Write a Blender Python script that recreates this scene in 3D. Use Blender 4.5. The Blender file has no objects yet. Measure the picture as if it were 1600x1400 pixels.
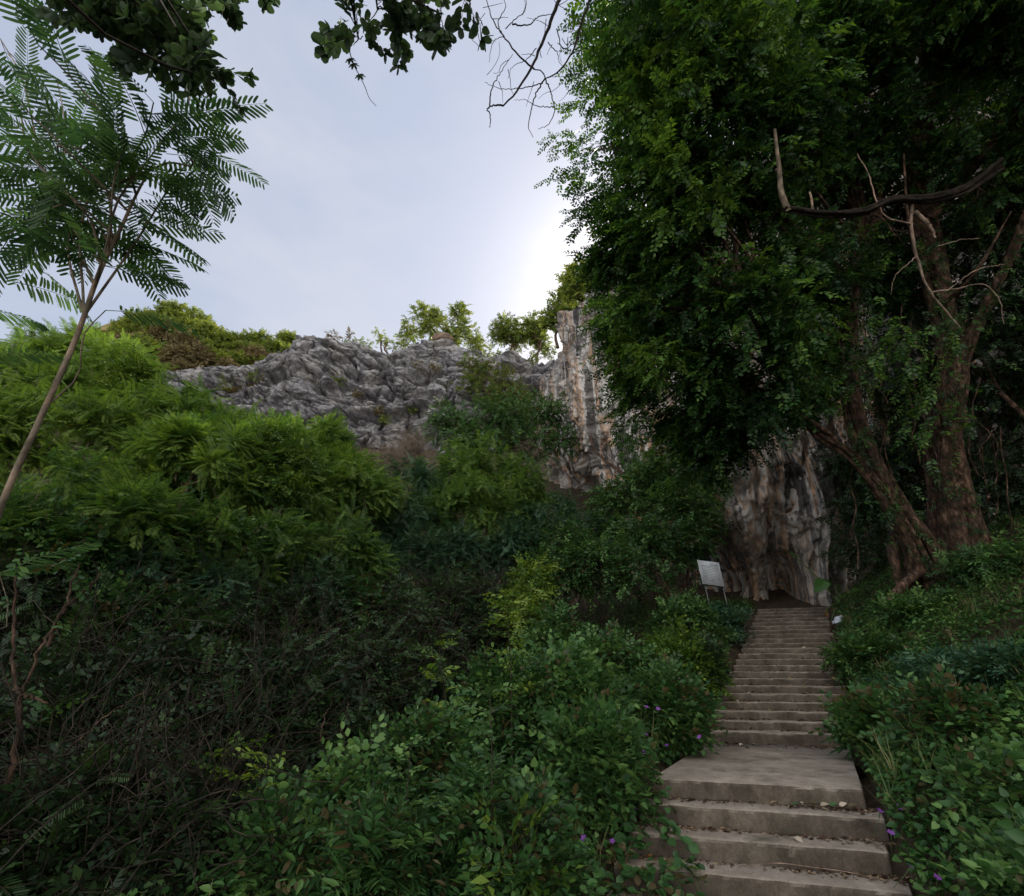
import bpy, math
import numpy as np
from math import radians as R, sin, cos, pi, tan, atan

S = bpy.context.scene
C = S.collection

# ------------------------------------------------------------------ camera
PITCH = math.atan(350 / 800)
CP, SP = cos(PITCH), sin(PITCH)
EYE = 1.7
cam = bpy.data.cameras.new('camera')
cam.sensor_fit = 'HORIZONTAL'
cam.sensor_width = 36.0
cam.lens = 18.0
cam.clip_start = 0.05
cam.clip_end = 600.0
camo = bpy.data.objects.new('camera', cam)
camo.location = (0, 0, EYE)
camo.rotation_euler = (pi / 2 + PITCH, 0, 0)
C.objects.link(camo)
S.camera = camo

# ------------------------------------------------------------------ sky, sun, exposure
SUN_AZ, SUN_EL = R(21.0), R(37.0)        # azimuth to the right of straight ahead
w = bpy.data.worlds.new('World')
S.world = w
w.use_nodes = True
nt = w.node_tree
nt.nodes.clear()
wo = nt.nodes.new('ShaderNodeOutputWorld')
bg = nt.nodes.new('ShaderNodeBackground')
sky = nt.nodes.new('ShaderNodeTexSky')
sky.sky_type = 'NISHITA'
sky.sun_disc = False
sky.sun_elevation = SUN_EL
sky.sun_rotation = SUN_AZ
sky.altitude = 200
sky.air_density = 1.0
sky.dust_density = 3.4
sky.ozone_density = 2.0
tcw = nt.nodes.new('ShaderNodeTexCoord')
mpw = nt.nodes.new('ShaderNodeMapping')
mpw.inputs['Scale'].default_value = (1.0, 1.0, 2.2)
nzw = nt.nodes.new('ShaderNodeTexNoise')
nzw.inputs['Scale'].default_value = 1.5
nzw.inputs['Detail'].default_value = 7
nzw.inputs['Roughness'].default_value = 0.55
nzw.inputs['Distortion'].default_value = 0.4
mrw = nt.nodes.new('ShaderNodeMapRange')
mrw.inputs['From Min'].default_value = 0.3
mrw.inputs['From Max'].default_value = 0.75
mrw.inputs['To Min'].default_value = 0.68
mrw.inputs['To Max'].default_value = 0.92
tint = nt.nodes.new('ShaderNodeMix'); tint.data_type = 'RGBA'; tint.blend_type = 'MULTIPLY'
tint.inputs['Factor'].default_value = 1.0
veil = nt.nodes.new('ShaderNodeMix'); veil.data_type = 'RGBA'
nt.links.new(tcw.outputs['Generated'], mpw.inputs['Vector'])
nt.links.new(mpw.outputs['Vector'], nzw.inputs['Vector'])
nt.links.new(nzw.outputs['Fac'], mrw.inputs['Value'])
nt.links.new(mrw.outputs['Result'], veil.inputs['Factor'])
nt.links.new(sky.outputs['Color'], veil.inputs['A'])
# thin high cloud veil over the whole sky, plus an added bright fill on the unseen side behind the photographer
cl = nt.nodes.new('ShaderNodeValToRGB')      # soft thin cloud: bluer gaps, whiter streaks
cl.color_ramp.elements[0].position = 0.34
cl.color_ramp.elements[0].color = (.315, .365, .48, 1)
cl.color_ramp.elements[1].position = 0.66
cl.color_ramp.elements[1].color = (.44, .46, .515, 1)
cls_ = nt.nodes.new('ShaderNodeMix'); cls_.data_type = 'RGBA'; cls_.blend_type = 'MULTIPLY'
cls_.inputs['Factor'].default_value = 1.0
cls_.inputs['B'].default_value = (10, 10, 10, 1)
nt.links.new(nzw.outputs['Fac'], cl.inputs['Fac'])
nt.links.new(cl.outputs['Color'], cls_.inputs['A'])
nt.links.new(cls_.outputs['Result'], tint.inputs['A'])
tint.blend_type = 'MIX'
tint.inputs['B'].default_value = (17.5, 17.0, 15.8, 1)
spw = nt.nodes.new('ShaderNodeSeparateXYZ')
bank = nt.nodes.new('ShaderNodeMapRange')  # added frontal fill light, ramped up over the unseen sky behind the camera
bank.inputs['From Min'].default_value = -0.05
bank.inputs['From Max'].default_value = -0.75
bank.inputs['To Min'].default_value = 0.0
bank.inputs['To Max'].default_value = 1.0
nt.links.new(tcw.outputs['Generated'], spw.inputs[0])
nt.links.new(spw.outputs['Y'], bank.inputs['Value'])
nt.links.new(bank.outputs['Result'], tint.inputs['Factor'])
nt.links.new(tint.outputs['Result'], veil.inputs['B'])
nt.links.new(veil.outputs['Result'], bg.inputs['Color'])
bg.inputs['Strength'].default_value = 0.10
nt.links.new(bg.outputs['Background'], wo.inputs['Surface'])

sl = bpy.data.lights.new('sun', 'SUN')
sl.energy = 3.6
sl.angle = R(0.6)
sl.color = (1.0, 0.94, 0.83)
so = bpy.data.objects.new('sun', sl)
sd = np.array([sin(SUN_AZ) * cos(SUN_EL), cos(SUN_AZ) * cos(SUN_EL), sin(SUN_EL)])
import mathutils
so.rotation_euler = mathutils.Vector(sd).to_track_quat('Z', 'Y').to_euler()
so.location = (40, 90, 90)
C.objects.link(so)

S.render.engine = 'CYCLES'
S.view_settings.view_transform = 'Standard'
S.view_settings.look = 'None'
S.view_settings.exposure = 0.66
S.view_settings.gamma = 1.0
S.cycles.max_bounces = 7
S.cycles.diffuse_bounces = 4
S.cycles.glossy_bounces = 2
S.cycles.transmission_bounces = 4
S.cycles.transparent_max_bounces = 4
S.cycles.use_denoising = True
S.cycles.sample_clamp_indirect = 6
try:
    S.cycles.denoiser = 'OPENIMAGEDENOISE'
except Exception:
    pass

# ------------------------------------------------------------------ maths helpers
def A3(*v): return np.array(v, dtype=float)

def P(u, v, Y):
    """point at forward distance Y in the direction of photo position (u, v)"""
    du, dv = (u - 800) / 800, (700 - v) / 800
    yf, zf = CP - SP * dv, SP + CP * dv
    k = Y / yf
    return A3(du * k, Y, EYE + zf * k)

def nrm(v):
    return v / np.maximum(np.linalg.norm(v, axis=-1, keepdims=True), 1e-9)

_rp = np.random.default_rng(7)
_perm = np.tile(_rp.permutation(256), 3)
_g = nrm(_rp.normal(size=(256, 3)))

def pn(p, f=1.0, seed=0):
    p = np.asarray(p, float) * f + seed * 17.31
    i = np.floor(p).astype(int)
    q = p - i
    i &= 255
    u = q * q * q * (q * (q * 6 - 15) + 10)
    out = 0
    for a in (0, 1):
        wx = u[..., 0] if a else 1 - u[..., 0]
        for b in (0, 1):
            wy = u[..., 1] if b else 1 - u[..., 1]
            for c in (0, 1):
                wz = u[..., 2] if c else 1 - u[..., 2]
                h = _perm[_perm[_perm[(i[..., 0] + a) & 255] + ((i[..., 1] + b) & 255)] + ((i[..., 2] + c) & 255)] & 255
                d = _g[h]
                out = out + wx * wy * wz * (d[..., 0] * (q[..., 0] - a) + d[..., 1] * (q[..., 1] - b) + d[..., 2] * (q[..., 2] - c))
    return out * 1.6

def fbm(p, f=1.0, octs=4, seed=0, gain=0.5):
    o, a = 0, 1.0
    for k in range(octs):
        o = o + a * pn(p, f, seed + k)
        f *= 2.03; a *= gain
    return o

def ridged(p, f=1.0, octs=4, seed=0, gain=0.5):
    o, a = 0, 1.0
    for k in range(octs):
        o = o + a * (1 - 2 * np.abs(pn(p, f, seed + k)))
        f *= 2.07; a *= gain
    return o

def worley(p, f=1.0, seed=0):
    """nearest cell of jittered points: distance and a random value of that cell (blocky rock)"""
    p = np.asarray(p, float) * f + seed * 3.7
    i = np.floor(p).astype(int)
    best = np.full(p.shape[:-1], 9.0); val = np.zeros(p.shape[:-1]); b2 = np.full(p.shape[:-1], 9.0)
    for a in (-1, 0, 1):
        for b in (-1, 0, 1):
            for c in (-1, 0, 1):
                j = i + np.array([a, b, c]); k = j & 255
                h = _perm[_perm[_perm[k[..., 0]] + k[..., 1]] + k[..., 2]] & 255
                q = j + .5 + .55 * _g[h]
                d = ((q - p) ** 2).sum(-1) ** .5
                m = d < best
                b2 = np.where(m, best, np.minimum(b2, d))
                val = np.where(m, h / 255., val); best = np.where(m, d, best)
    return best, val, b2 - best

def sstep(x, a, b):
    t = np.clip((x - a) / (b - a), 0, 1)
    return t * t * (3 - 2 * t)

# ------------------------------------------------------------------ mesh helpers
class MB:
    """collects geometry and links it as ONE mesh object"""
    def __init__(self):
        self.v, self.l, self.s, self.m, self.r = [], [], [], [], []
        self.n = 0
    def add(self, verts, loops, sizes, mats, rnd):
        verts = np.asarray(verts, float).reshape(-1, 3)
        self.v.append(verts); self.l.append(np.asarray(loops, np.int64) + self.n)
        self.s.append(np.asarray(sizes, np.int64)); self.m.append(np.asarray(mats, np.int64)); self.r.append(np.asarray(rnd, float))
        self.n += len(verts)
    def faces(self, verts, faces, mat=0, rnd=0.5):
        self.add(verts, np.concatenate([np.asarray(f) for f in faces]), [len(f) for f in faces], np.full(len(faces), mat), np.full(len(faces), rnd))
    def grid(self, pts, mat=0, rnd=0.5, closed=False):
        a, b = pts.shape[:2]
        idx = np.arange(a * b).reshape(a, b)
        if closed:
            idx = np.concatenate([idx, idx[:, :1]], 1)
        q = np.stack([idx[:-1, :-1], idx[:-1, 1:], idx[1:, 1:], idx[1:, :-1]], -1).reshape(-1, 4)
        self.add(pts.reshape(-1, 3), q.ravel(), np.full(len(q), 4), np.full(len(q), mat), np.full(len(q), rnd))
    def build(self, name, mats, parent=None, smooth=False, origin=None):
        v = np.concatenate(self.v); l = np.concatenate(self.l); s = np.concatenate(self.s)
        m = np.concatenate(self.m); r = np.concatenate(self.r)
        if origin is not None:
            v = v - np.asarray(origin)
        me = bpy.data.meshes.new(name)
        me.vertices.add(len(v)); me.vertices.foreach_set('co', v.astype(np.float32).ravel())
        me.loops.add(len(l)); me.loops.foreach_set('vertex_index', l.astype(np.int32))
        me.polygons.add(len(s))
        me.polygons.foreach_set('loop_start', np.concatenate([[0], np.cumsum(s)[:-1]]).astype(np.int32))
        me.polygons.foreach_set('material_index', m.astype(np.int32))
        at = me.attributes.new('rnd', 'FLOAT', 'FACE')
        at.data.foreach_set('value', r.astype(np.float32))
        me.update(calc_edges=True)
        if smooth:
            me.polygons.foreach_set('use_smooth', np.ones(len(s), dtype=bool))
        for mt in (mats if isinstance(mats, (list, tuple)) else [mats]):
            me.materials.append(mt)
        o = bpy.data.objects.new(name, me)
        if origin is not None:
            o.location = origin
        C.objects.link(o)
        if parent is not None:
            o.parent = parent
            if origin is not None:
                o.location = A3(*origin) - A3(*parent.location)
        return o

def tag(o, label=None, cat=None, group=None, kind=None):
    if label: o['label'] = label
    if cat: o['category'] = cat
    if group: o['group'] = group
    if kind: o['kind'] = kind
    return o

def thing(name, label, cat, loc=(0, 0, 0), group=None):
    o = bpy.data.objects.new(name, None)
    o.empty_display_size = 0.3
    o.location = loc
    C.objects.link(o)
    return tag(o, label, cat, group)

def tube(mb, pts, rad, sides=6, mat=0, rnd=0.5, bump=0.0, bf=3.0, seed=0, cap=True):
    pts = np.asarray(pts, float)
    n = len(pts)
    rad = np.broadcast_to(np.asarray(rad, float), (n,))
    t = nrm(np.gradient(pts, axis=0))
    ref = A3(0.31, 0.93, 0.17) if abs(t[0] @ A3(0.31, 0.93, 0.17)) < 0.9 else A3(1, 0, 0)
    a = np.zeros((n, 3))
    x = ref
    for i in range(n):
        x = x - (x @ t[i]) * t[i]
        x = x / max(np.linalg.norm(x), 1e-6)
        a[i] = x
    b = np.cross(t, a)
    th = np.arange(sides) * 2 * pi / sides
    ring = a[:, None, :] * np.cos(th)[None, :, None] + b[:, None, :] * np.sin(th)[None, :, None]
    rr = rad[:, None] * np.ones((n, sides))
    if bump:
        q = pts[:, None, :] * A3(1, 1, 0.35) + ring * 0.6
        rr = rr * (1 + bump * fbm(q, bf, 3, seed))
    g = pts[:, None, :] + ring * rr[..., None]
    mb.grid(g, mat, rnd, closed=True)
    if cap and sides > 4:
        mb.faces(g[-1], [list(range(sides))], mat, rnd)

def spline(ctrl, n=12):
    c = np.asarray(ctrl, float)
    if len(c) == 2:
        return c[0] + (c[1] - c[0]) * np.linspace(0, 1, n)[:, None]
    d = np.concatenate([[0], np.cumsum(np.linalg.norm(np.diff(c, axis=0), axis=1))])
    m = np.gradient(c, d, axis=0)
    s = np.linspace(0, d[-1], n)
    k = np.clip(np.searchsorted(d, s, 'right') - 1, 0, len(c) - 2)
    h = (d[k + 1] - d[k])
    t = ((s - d[k]) / h)[:, None]; h = h[:, None]
    return (2*t**3 - 3*t**2 + 1) * c[k] + (t**3 - 2*t**2 + t) * h * m[k] + (-2*t**3 + 3*t**2) * c[k+1] + (t**3 - t**2) * h * m[k+1]

# ---- templates: small plant pieces stamped many times into one crown mesh
class T:
    def __init__(self):
        self.v, self.f, self.m, self.id = [], [], [], []
        self.n = 0; self.k = 0
    def put(self, verts, faces, mat):
        for f in faces:
            self.f.append([i + self.n for i in f]); self.m.append(mat); self.id.append(self.k)
        self.v.append(np.asarray(verts, float)); self.n += len(verts); self.k += 1
    def stem(self, pts, r0, r1, mat=1):
        pts = np.asarray(pts, float); n = len(pts)
        mb = MB(); tube(mb, pts, np.linspace(r0, r1, n), 3, cap=False)
        V = mb.v[0]; L = mb.l[0].reshape(-1, 4)
        self.put(V, L.tolist(), mat)
    def done(self):
        self.V = np.concatenate(self.v)
        self.L = np.concatenate([np.asarray(f) for f in self.f]); self.S = np.array([len(f) for f in self.f])
        self.M = np.array(self.m); self.ID = np.array(self.id)
        return self

def leaf_geo(kind, L, W, fold=0.25, curl=0.1):
    if kind == 'rhomb':
        v = [(0, 0, 0), (L * .45, W / 2, fold * W * .5), (L, 0, -curl * L), (L * .45, -W / 2, fold * W * .5)]
        return A3(*v), [[0, 3, 2, 1]]
    if kind == 'oval':
        o = [(.18, .62), (.5, 1.0), (.82, .62)]
    elif kind == 'round':
        o = [(.12, .7), (.5, 1.0), (.85, .85), (.98, .3)]
    elif kind == 'heart':
        o = [(-.1, .5), (.12, .98), (.42, .9), (.75, .42)]
    elif kind == 'lance':
        o = [(.2, .8), (.45, 1.0), (.75, .55)]
    v = [(0, 0, 0), (L, 0, -curl * L)]
    f1, f2 = [0], [0]
    for s in (1, -1):
        for x, y in o:
            v.append((x * L, s * y * W / 2, fold * y * W * .5 - curl * L * x * x))
    k = len(o)
    left = [0, 1] + list(range(1 + k, 1, -1))
    right = [0] + list(range(2 + k, 2 + 2 * k)) + [1]
    return A3(*v), [left, right]

def rotm(d, up):
    """rotation matrices with x axis d and z axis near up"""
    d = nrm(d); y = nrm(np.cross(up, d)); z = np.cross(d, y)
    return np.stack([d, y, z], -1)

def put_leaf(t, pos, d, up, kind, L, W, fold=.25, curl=.1, mat=0):
    v, f = leaf_geo(kind, L, W, fold, curl)
    M = rotm(np.asarray(d, float)[None], np.asarray(up, float)[None])[0]
    t.put(v @ M.T + np.asarray(pos, float), f, mat)

def spray_template(rng, n=11, length=.45, kind='rhomb', L=.1, W=.05, spread=1.0, zig=.03, droop=.15, petiole=0.0, jitter=.35, opposite=False, tipcluster=0, r=.004):
    """a twig along +x with leaves either side"""
    t = T()
    k = 5
    xs = np.linspace(0, length, k)
    pts = np.stack([xs, rng.normal(0, zig * length, k) * (xs > 0), -droop * length * (xs / length) ** 2 + rng.normal(0, zig * length * .6, k) * (xs > 0)], -1)
    t.stem(pts, r, r * .4)
    for i in range(n):
        f = (i + 1) / n
        p = A3(*[np.interp(f * length, xs, pts[:, j]) for j in range(3)])
        sides = (1, -1) if opposite else ((1,) if i % 2 else (-1,))
        if i == n - 1: sides = (0,)
        for s in sides:
            d = A3(.55 if s else 1, s * spread, -.1) + rng.normal(0, jitter * .6, 3)
            up = A3(0, 0, 1) + rng.normal(0, jitter, 3)
            sc = rng.uniform(.7, 1.15) * (0.75 + .5 * sin(pi * min(1, f * .9)))
            if petiole:
                q = p + nrm(d) * petiole
                t.stem([p, q], .0018, .0015)
                p2 = q
            else:
                p2 = p
            put_leaf(t, p2, d, up, kind, L * sc, W * sc, rng.uniform(.1, .4), rng.uniform(0, .25))
    for i in range(tipcluster):
        a = i * 2.4
        put_leaf(t, pts[-1], A3(.5, cos(a), sin(a)), A3(-.8, cos(a), sin(a)), kind, L, W, .2, .1)
    return t.done()

def frond_template(rng, length=.8, pairs=14, pin=.15, width=.03, droop=.25, leaflets=0, lift=.0):
    """a bipinnate leaf along +x"""
    t = T()
    k = 7
    xs = np.linspace(0, 1, k)
    side = rng.normal(0, .05)
    pts = np.stack([xs * length, side * length * xs ** 2, lift * length * xs - droop * length * xs ** 2.0], -1)
    t.stem(pts, .006 if leaflets else .005, .0018)
    tang = nrm(np.gradient(pts, axis=0))
    for i in range(pairs):
        f = .14 + .86 * (i + .5) / pairs
        p = A3(*[np.interp(f, xs, pts[:, j]) for j in range(3)])
        tg = nrm(A3(*[np.interp(f, xs, tang[:, j]) for j in range(3)]))
        sc = min(1.0, .45 + 1.5 * sin(pi * min(1.0, f * .92 + .04)) ** .8 * .55) * (1.0 if f < .8 else 1.0 - (f - .8) * 1.6)
        for s in (1, -1):
            L = pin * sc * rng.uniform(.9, 1.08)
            d = nrm(tg * (.45 + .5 * f) + A3(0, s, 0) + A3(0, 0, rng.normal(-.05, .08)))
            dr = .25 * L
            if leaflets == 0:
                nrm_up = A3(0, 0, 1) + rng.normal(0, .25, 3)
                y = nrm(np.cross(nrm_up, d)) * width * .5 * (0.7 + .3 * sc)
                a, e = p + d * .01, p + d * L - A3(0, 0, dr)
                m, m2 = p + d * L * .5 - A3(0, 0, dr * .25), p + d * L * .88 - A3(0, 0, dr * .78)
                b_ = a + d * L * .1
                t.put(A3(*[a, b_ + y * .8, m + y, m2 + y * .8, e, m2 - y * .8, m - y, b_ - y * .8]), [[0, 7, 6, 5, 4, 3, 2, 1]], 0)
            else:
                ends = [p, p + d * L * .5 - A3(0, 0, dr * .3), p + d * L - A3(0, 0, dr)]
                t.stem(ends, .0016, .0008)
                up = A3(0, 0, 1) + rng.normal(0, .15, 3)
                yv = nrm(np.cross(up, d))
                V, F = [], []
                for j in range(leaflets):
                    g = (j + .6) / leaflets
                    q = p + d * L * g - A3(0, 0, dr * g * g)
                    lw = width * (1 - .35 * abs(2 * g - 1))
                    for s2 in (1, -1):
                        e = q + yv * s2 * lw * .5 + d * lw * .22
                        h = d * L / leaflets * .46
                        b = len(V)
                        V += [q - h * .6, (q + e) / 2 - h, e, (q + e) / 2 + h]
                        F.append([b, b + 1, b + 2, b + 3])
                t.put(A3(*V), F, 0)
    return t.done()

def stamp(mb, tpls, pos, rot, scale, rng, base=0.5, var=.22, leafvar=.16):
    n = len(pos)
    if n == 0: return
    pick = rng.integers(0, len(tpls), n)
    scale = np.broadcast_to(scale, (n,))
    base = np.broadcast_to(base, (n,))
    for k, t in enumerate(tpls):
        sel = np.nonzero(pick == k)[0]
        m = len(sel)
        if not m: continue
        V = np.einsum('nij,kj->nki', rot[sel], t.V) * scale[sel][:, None, None] + pos[sel][:, None, :]
        K = len(t.V)
        L = (t.L[None] + (np.arange(m) * K)[:, None]).ravel()
        inst = base[sel] + rng.normal(0, var, m)
        lv = rng.normal(0, leafvar, (m, t.k))
        rn = np.clip(inst[:, None] + lv[:, t.ID], 0, 1)
        mb.add(V.reshape(-1, 3), L, np.tile(t.S, m), np.tile(t.M, m), rn.ravel())

def lobe_points(lobes, n, rng, shell=.55, clump=0.0, cf=1.2, seed=0, uphalf=0.0):
    """random points inside ellipsoid lobes [(centre, radii)], biased to the shell, with open gaps"""
    cs = np.array([l[0] for l in lobes], float)
    rs = np.array([np.broadcast_to(l[1], 3) for l in lobes], float)
    wgt = (rs.prod(1)) ** (2 / 3)
    out_p, out_d = [], []
    got = 0
    while got < n:
        m = int((n - got) * 1.6) + 50
        k = rng.choice(len(lobes), m, p=wgt / wgt.sum())
        d = nrm(rng.normal(size=(m, 3)))
        if uphalf:
            flip = (d[:, 2] < 0) & (rng.random(m) < uphalf)
            d[flip, 2] *= -1
        rad = 1 - (1 - shell) * rng.random(m) ** 1.3 * rng.choice([1, 1, 1.8], m)
        rad = np.clip(rad, .05, 1)
        lump = 1 + .34 * pn(d * 2.3 + cs[k] * .37, 1.0, seed + 3) + .12 * (rng.random(m) < .06)
        p = cs[k] + d * rs[k] * (rad * lump)[:, None]
        if clump:
            keep = pn(p, cf, seed) > -0.5 + clump
            p, d = p[keep], d[keep]
        out_p.append(p); out_d.append(d); got += len(p)
    return np.concatenate(out_p)[:n], np.concatenate(out_d)[:n]

def spray_rot(d, rng, out=.8, rand=.5, down=.15, flat=.9):
    n = len(d)
    dd = d * A3(1, 1, .6) * out + rng.normal(0, rand, (n, 3)) - A3(0, 0, down)
    up = A3(0, 0, 1) * flat + rng.normal(0, .35, (n, 3)) + d * .25
    return rotm(nrm(dd), up)

# ------------------------------------------------------------------ materials
def newmat(name):
    m = bpy.data.materials.new(name)
    m.use_nodes = True
    m.node_tree.nodes.clear()
    return m, m.node_tree

def ramp(nt, stops, interp='LINEAR'):
    r = nt.nodes.new('ShaderNodeValToRGB')
    r.color_ramp.interpolation = interp
    e = r.color_ramp.elements
    while len(e) < len(stops): e.new(0.5)
    for i, (p, c) in enumerate(stops):
        e[i].position = p
        e[i].color = (*c, 1) if len(c) == 3 else c
    return r

def leaf_mat(name, dark, mid, light, trans=.4, tcol=(1.25, 1.15, .5), rough=.45, spec=.35, dead=None):
    m, nt = newmat(name)
    N, Lk = nt.nodes.new, nt.links.new
    at = N('ShaderNodeAttribute'); at.attribute_name = 'rnd'
    geo = N('ShaderNodeNewGeometry')
    nz = N('ShaderNodeTexNoise'); nz.inputs['Scale'].default_value = .9; nz.inputs['Detail'].default_value = 3
    Lk(geo.outputs['Position'], nz.inputs['Vector'])
    ad = N('ShaderNodeMath'); ad.operation = 'MULTIPLY_ADD'; ad.inputs[1].default_value = .7; ad.inputs[2].default_value = -.35
    Lk(nz.outputs['Fac'], ad.inputs[0])
    sm = N('ShaderNodeMath'); sm.operation = 'ADD'
    Lk(at.outputs['Fac'], sm.inputs[0]); Lk(ad.outputs[0], sm.inputs[1])
    st = [(0.08, dark), (.5, mid), (.9, light)]
    if dead: st = [(0.0, dead), (.03, dark)] + st[1:]
    rp = ramp(nt, st)
    Lk(sm.outputs[0], rp.inputs['Fac'])
    pb = N('ShaderNodeBsdfPrincipled')
    pb.inputs['Roughness'].default_value = rough
    pb.inputs['Specular IOR Level'].default_value = spec
    Lk(rp.outputs['Color'], pb.inputs['Base Color'])
    mu = N('ShaderNodeMix'); mu.data_type = 'RGBA'; mu.blend_type = 'MULTIPLY'; mu.inputs['Factor'].default_value = 1
    mu.inputs['B'].default_value = (*tcol, 1)
    Lk(rp.outputs['Color'], mu.inputs['A'])
    tr = N('ShaderNodeBsdfTranslucent'); Lk(mu.outputs['Result'], tr.inputs['Color'])
    mx = N('ShaderNodeMixShader'); mx.inputs['Fac'].default_value = trans
    Lk(pb.outputs[0], mx.inputs[1]); Lk(tr.outputs[0], mx.inputs[2])
    o = N('ShaderNodeOutputMaterial'); Lk(mx.outputs[0], o.inputs['Surface'])
    return m

def bark_mat(name, c1, c2, c3, scale=6, stretch=.25, bump=.5, rough=.85):
    m, nt = newmat(name)
    N, Lk = nt.nodes.new, nt.links.new
    tc = N('ShaderNodeNewGeometry'); mp = N('ShaderNodeMapping'); mp.inputs['Scale'].default_value = (1, 1, stretch)
    Lk(tc.outputs['Position'], mp.inputs['Vector'])
    n1 = N('ShaderNodeTexNoise'); n1.inputs['Scale'].default_value = scale; n1.inputs['Detail'].default_value = 8; n1.inputs['Roughness'].default_value = .65
    n2 = N('ShaderNodeTexNoise'); n2.inputs['Scale'].default_value = scale * .35; n2.inputs['Detail'].default_value = 3
    Lk(mp.outputs[0], n1.inputs['Vector']); Lk(tc.outputs['Position'], n2.inputs['Vector'])
    r1 = ramp(nt, [(.32, c1), (.5, c2), (.7, c3)]); Lk(n1.outputs['Fac'], r1.inputs['Fac'])
    r2 = ramp(nt, [(.36, (.5, .5, .44)), (.5, (.95, .88, .82)), (.64, (1.4, 1.22, 1.1))]); Lk(n2.outputs['Fac'], r2.inputs['Fac'])
    mu = N('ShaderNodeMix'); mu.data_type = 'RGBA'; mu.blend_type = 'MULTIPLY'; mu.inputs['Factor'].default_value = 1
    Lk(r1.outputs[0], mu.inputs['A']); Lk(r2.outputs[0], mu.inputs['B'])
    pb = N('ShaderNodeBsdfPrincipled'); pb.inputs['Roughness'].default_value = rough; pb.inputs['Specular IOR Level'].default_value = .2
    Lk(mu.outputs['Result'], pb.inputs['Base Color'])
    bp = N('ShaderNodeBump'); bp.inputs['Strength'].default_value = bump; bp.inputs['Distance'].default_value = .05
    Lk(n1.outputs['Fac'], bp.inputs['Height']); Lk(bp.outputs[0], pb.inputs['Normal'])
    o = N('ShaderNodeOutputMaterial'); Lk(pb.outputs[0], o.inputs['Surface'])
    return m

def plain_mat(name, col, rough=.6, spec=.4, metal=0, var=.25, scale=12):
    m, nt = newmat(name)
    N, Lk = nt.nodes.new, nt.links.new
    tc = N('ShaderNodeTexCoord')
    n1 = N('ShaderNodeTexNoise'); n1.inputs['Scale'].default_value = scale; n1.inputs['Detail'].default_value = 6
    Lk(tc.outputs['Object'], n1.inputs['Vector'])
    lo = tuple(c * (1 - var) for c in col); hi = tuple(min(1, c * (1 + var)) for c in col)
    r1 = ramp(nt, [(.3, lo), (.7, hi)]); Lk(n1.outputs['Fac'], r1.inputs['Fac'])
    pb = N('ShaderNodeBsdfPrincipled'); pb.inputs['Roughness'].default_value = rough
    pb.inputs['Specular IOR Level'].default_value = spec; pb.inputs['Metallic'].default_value = metal
    Lk(r1.outputs[0], pb.inputs['Base Color'])
    o = N('ShaderNodeOutputMaterial'); Lk(pb.outputs[0], o.inputs['Surface'])
    return m

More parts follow.
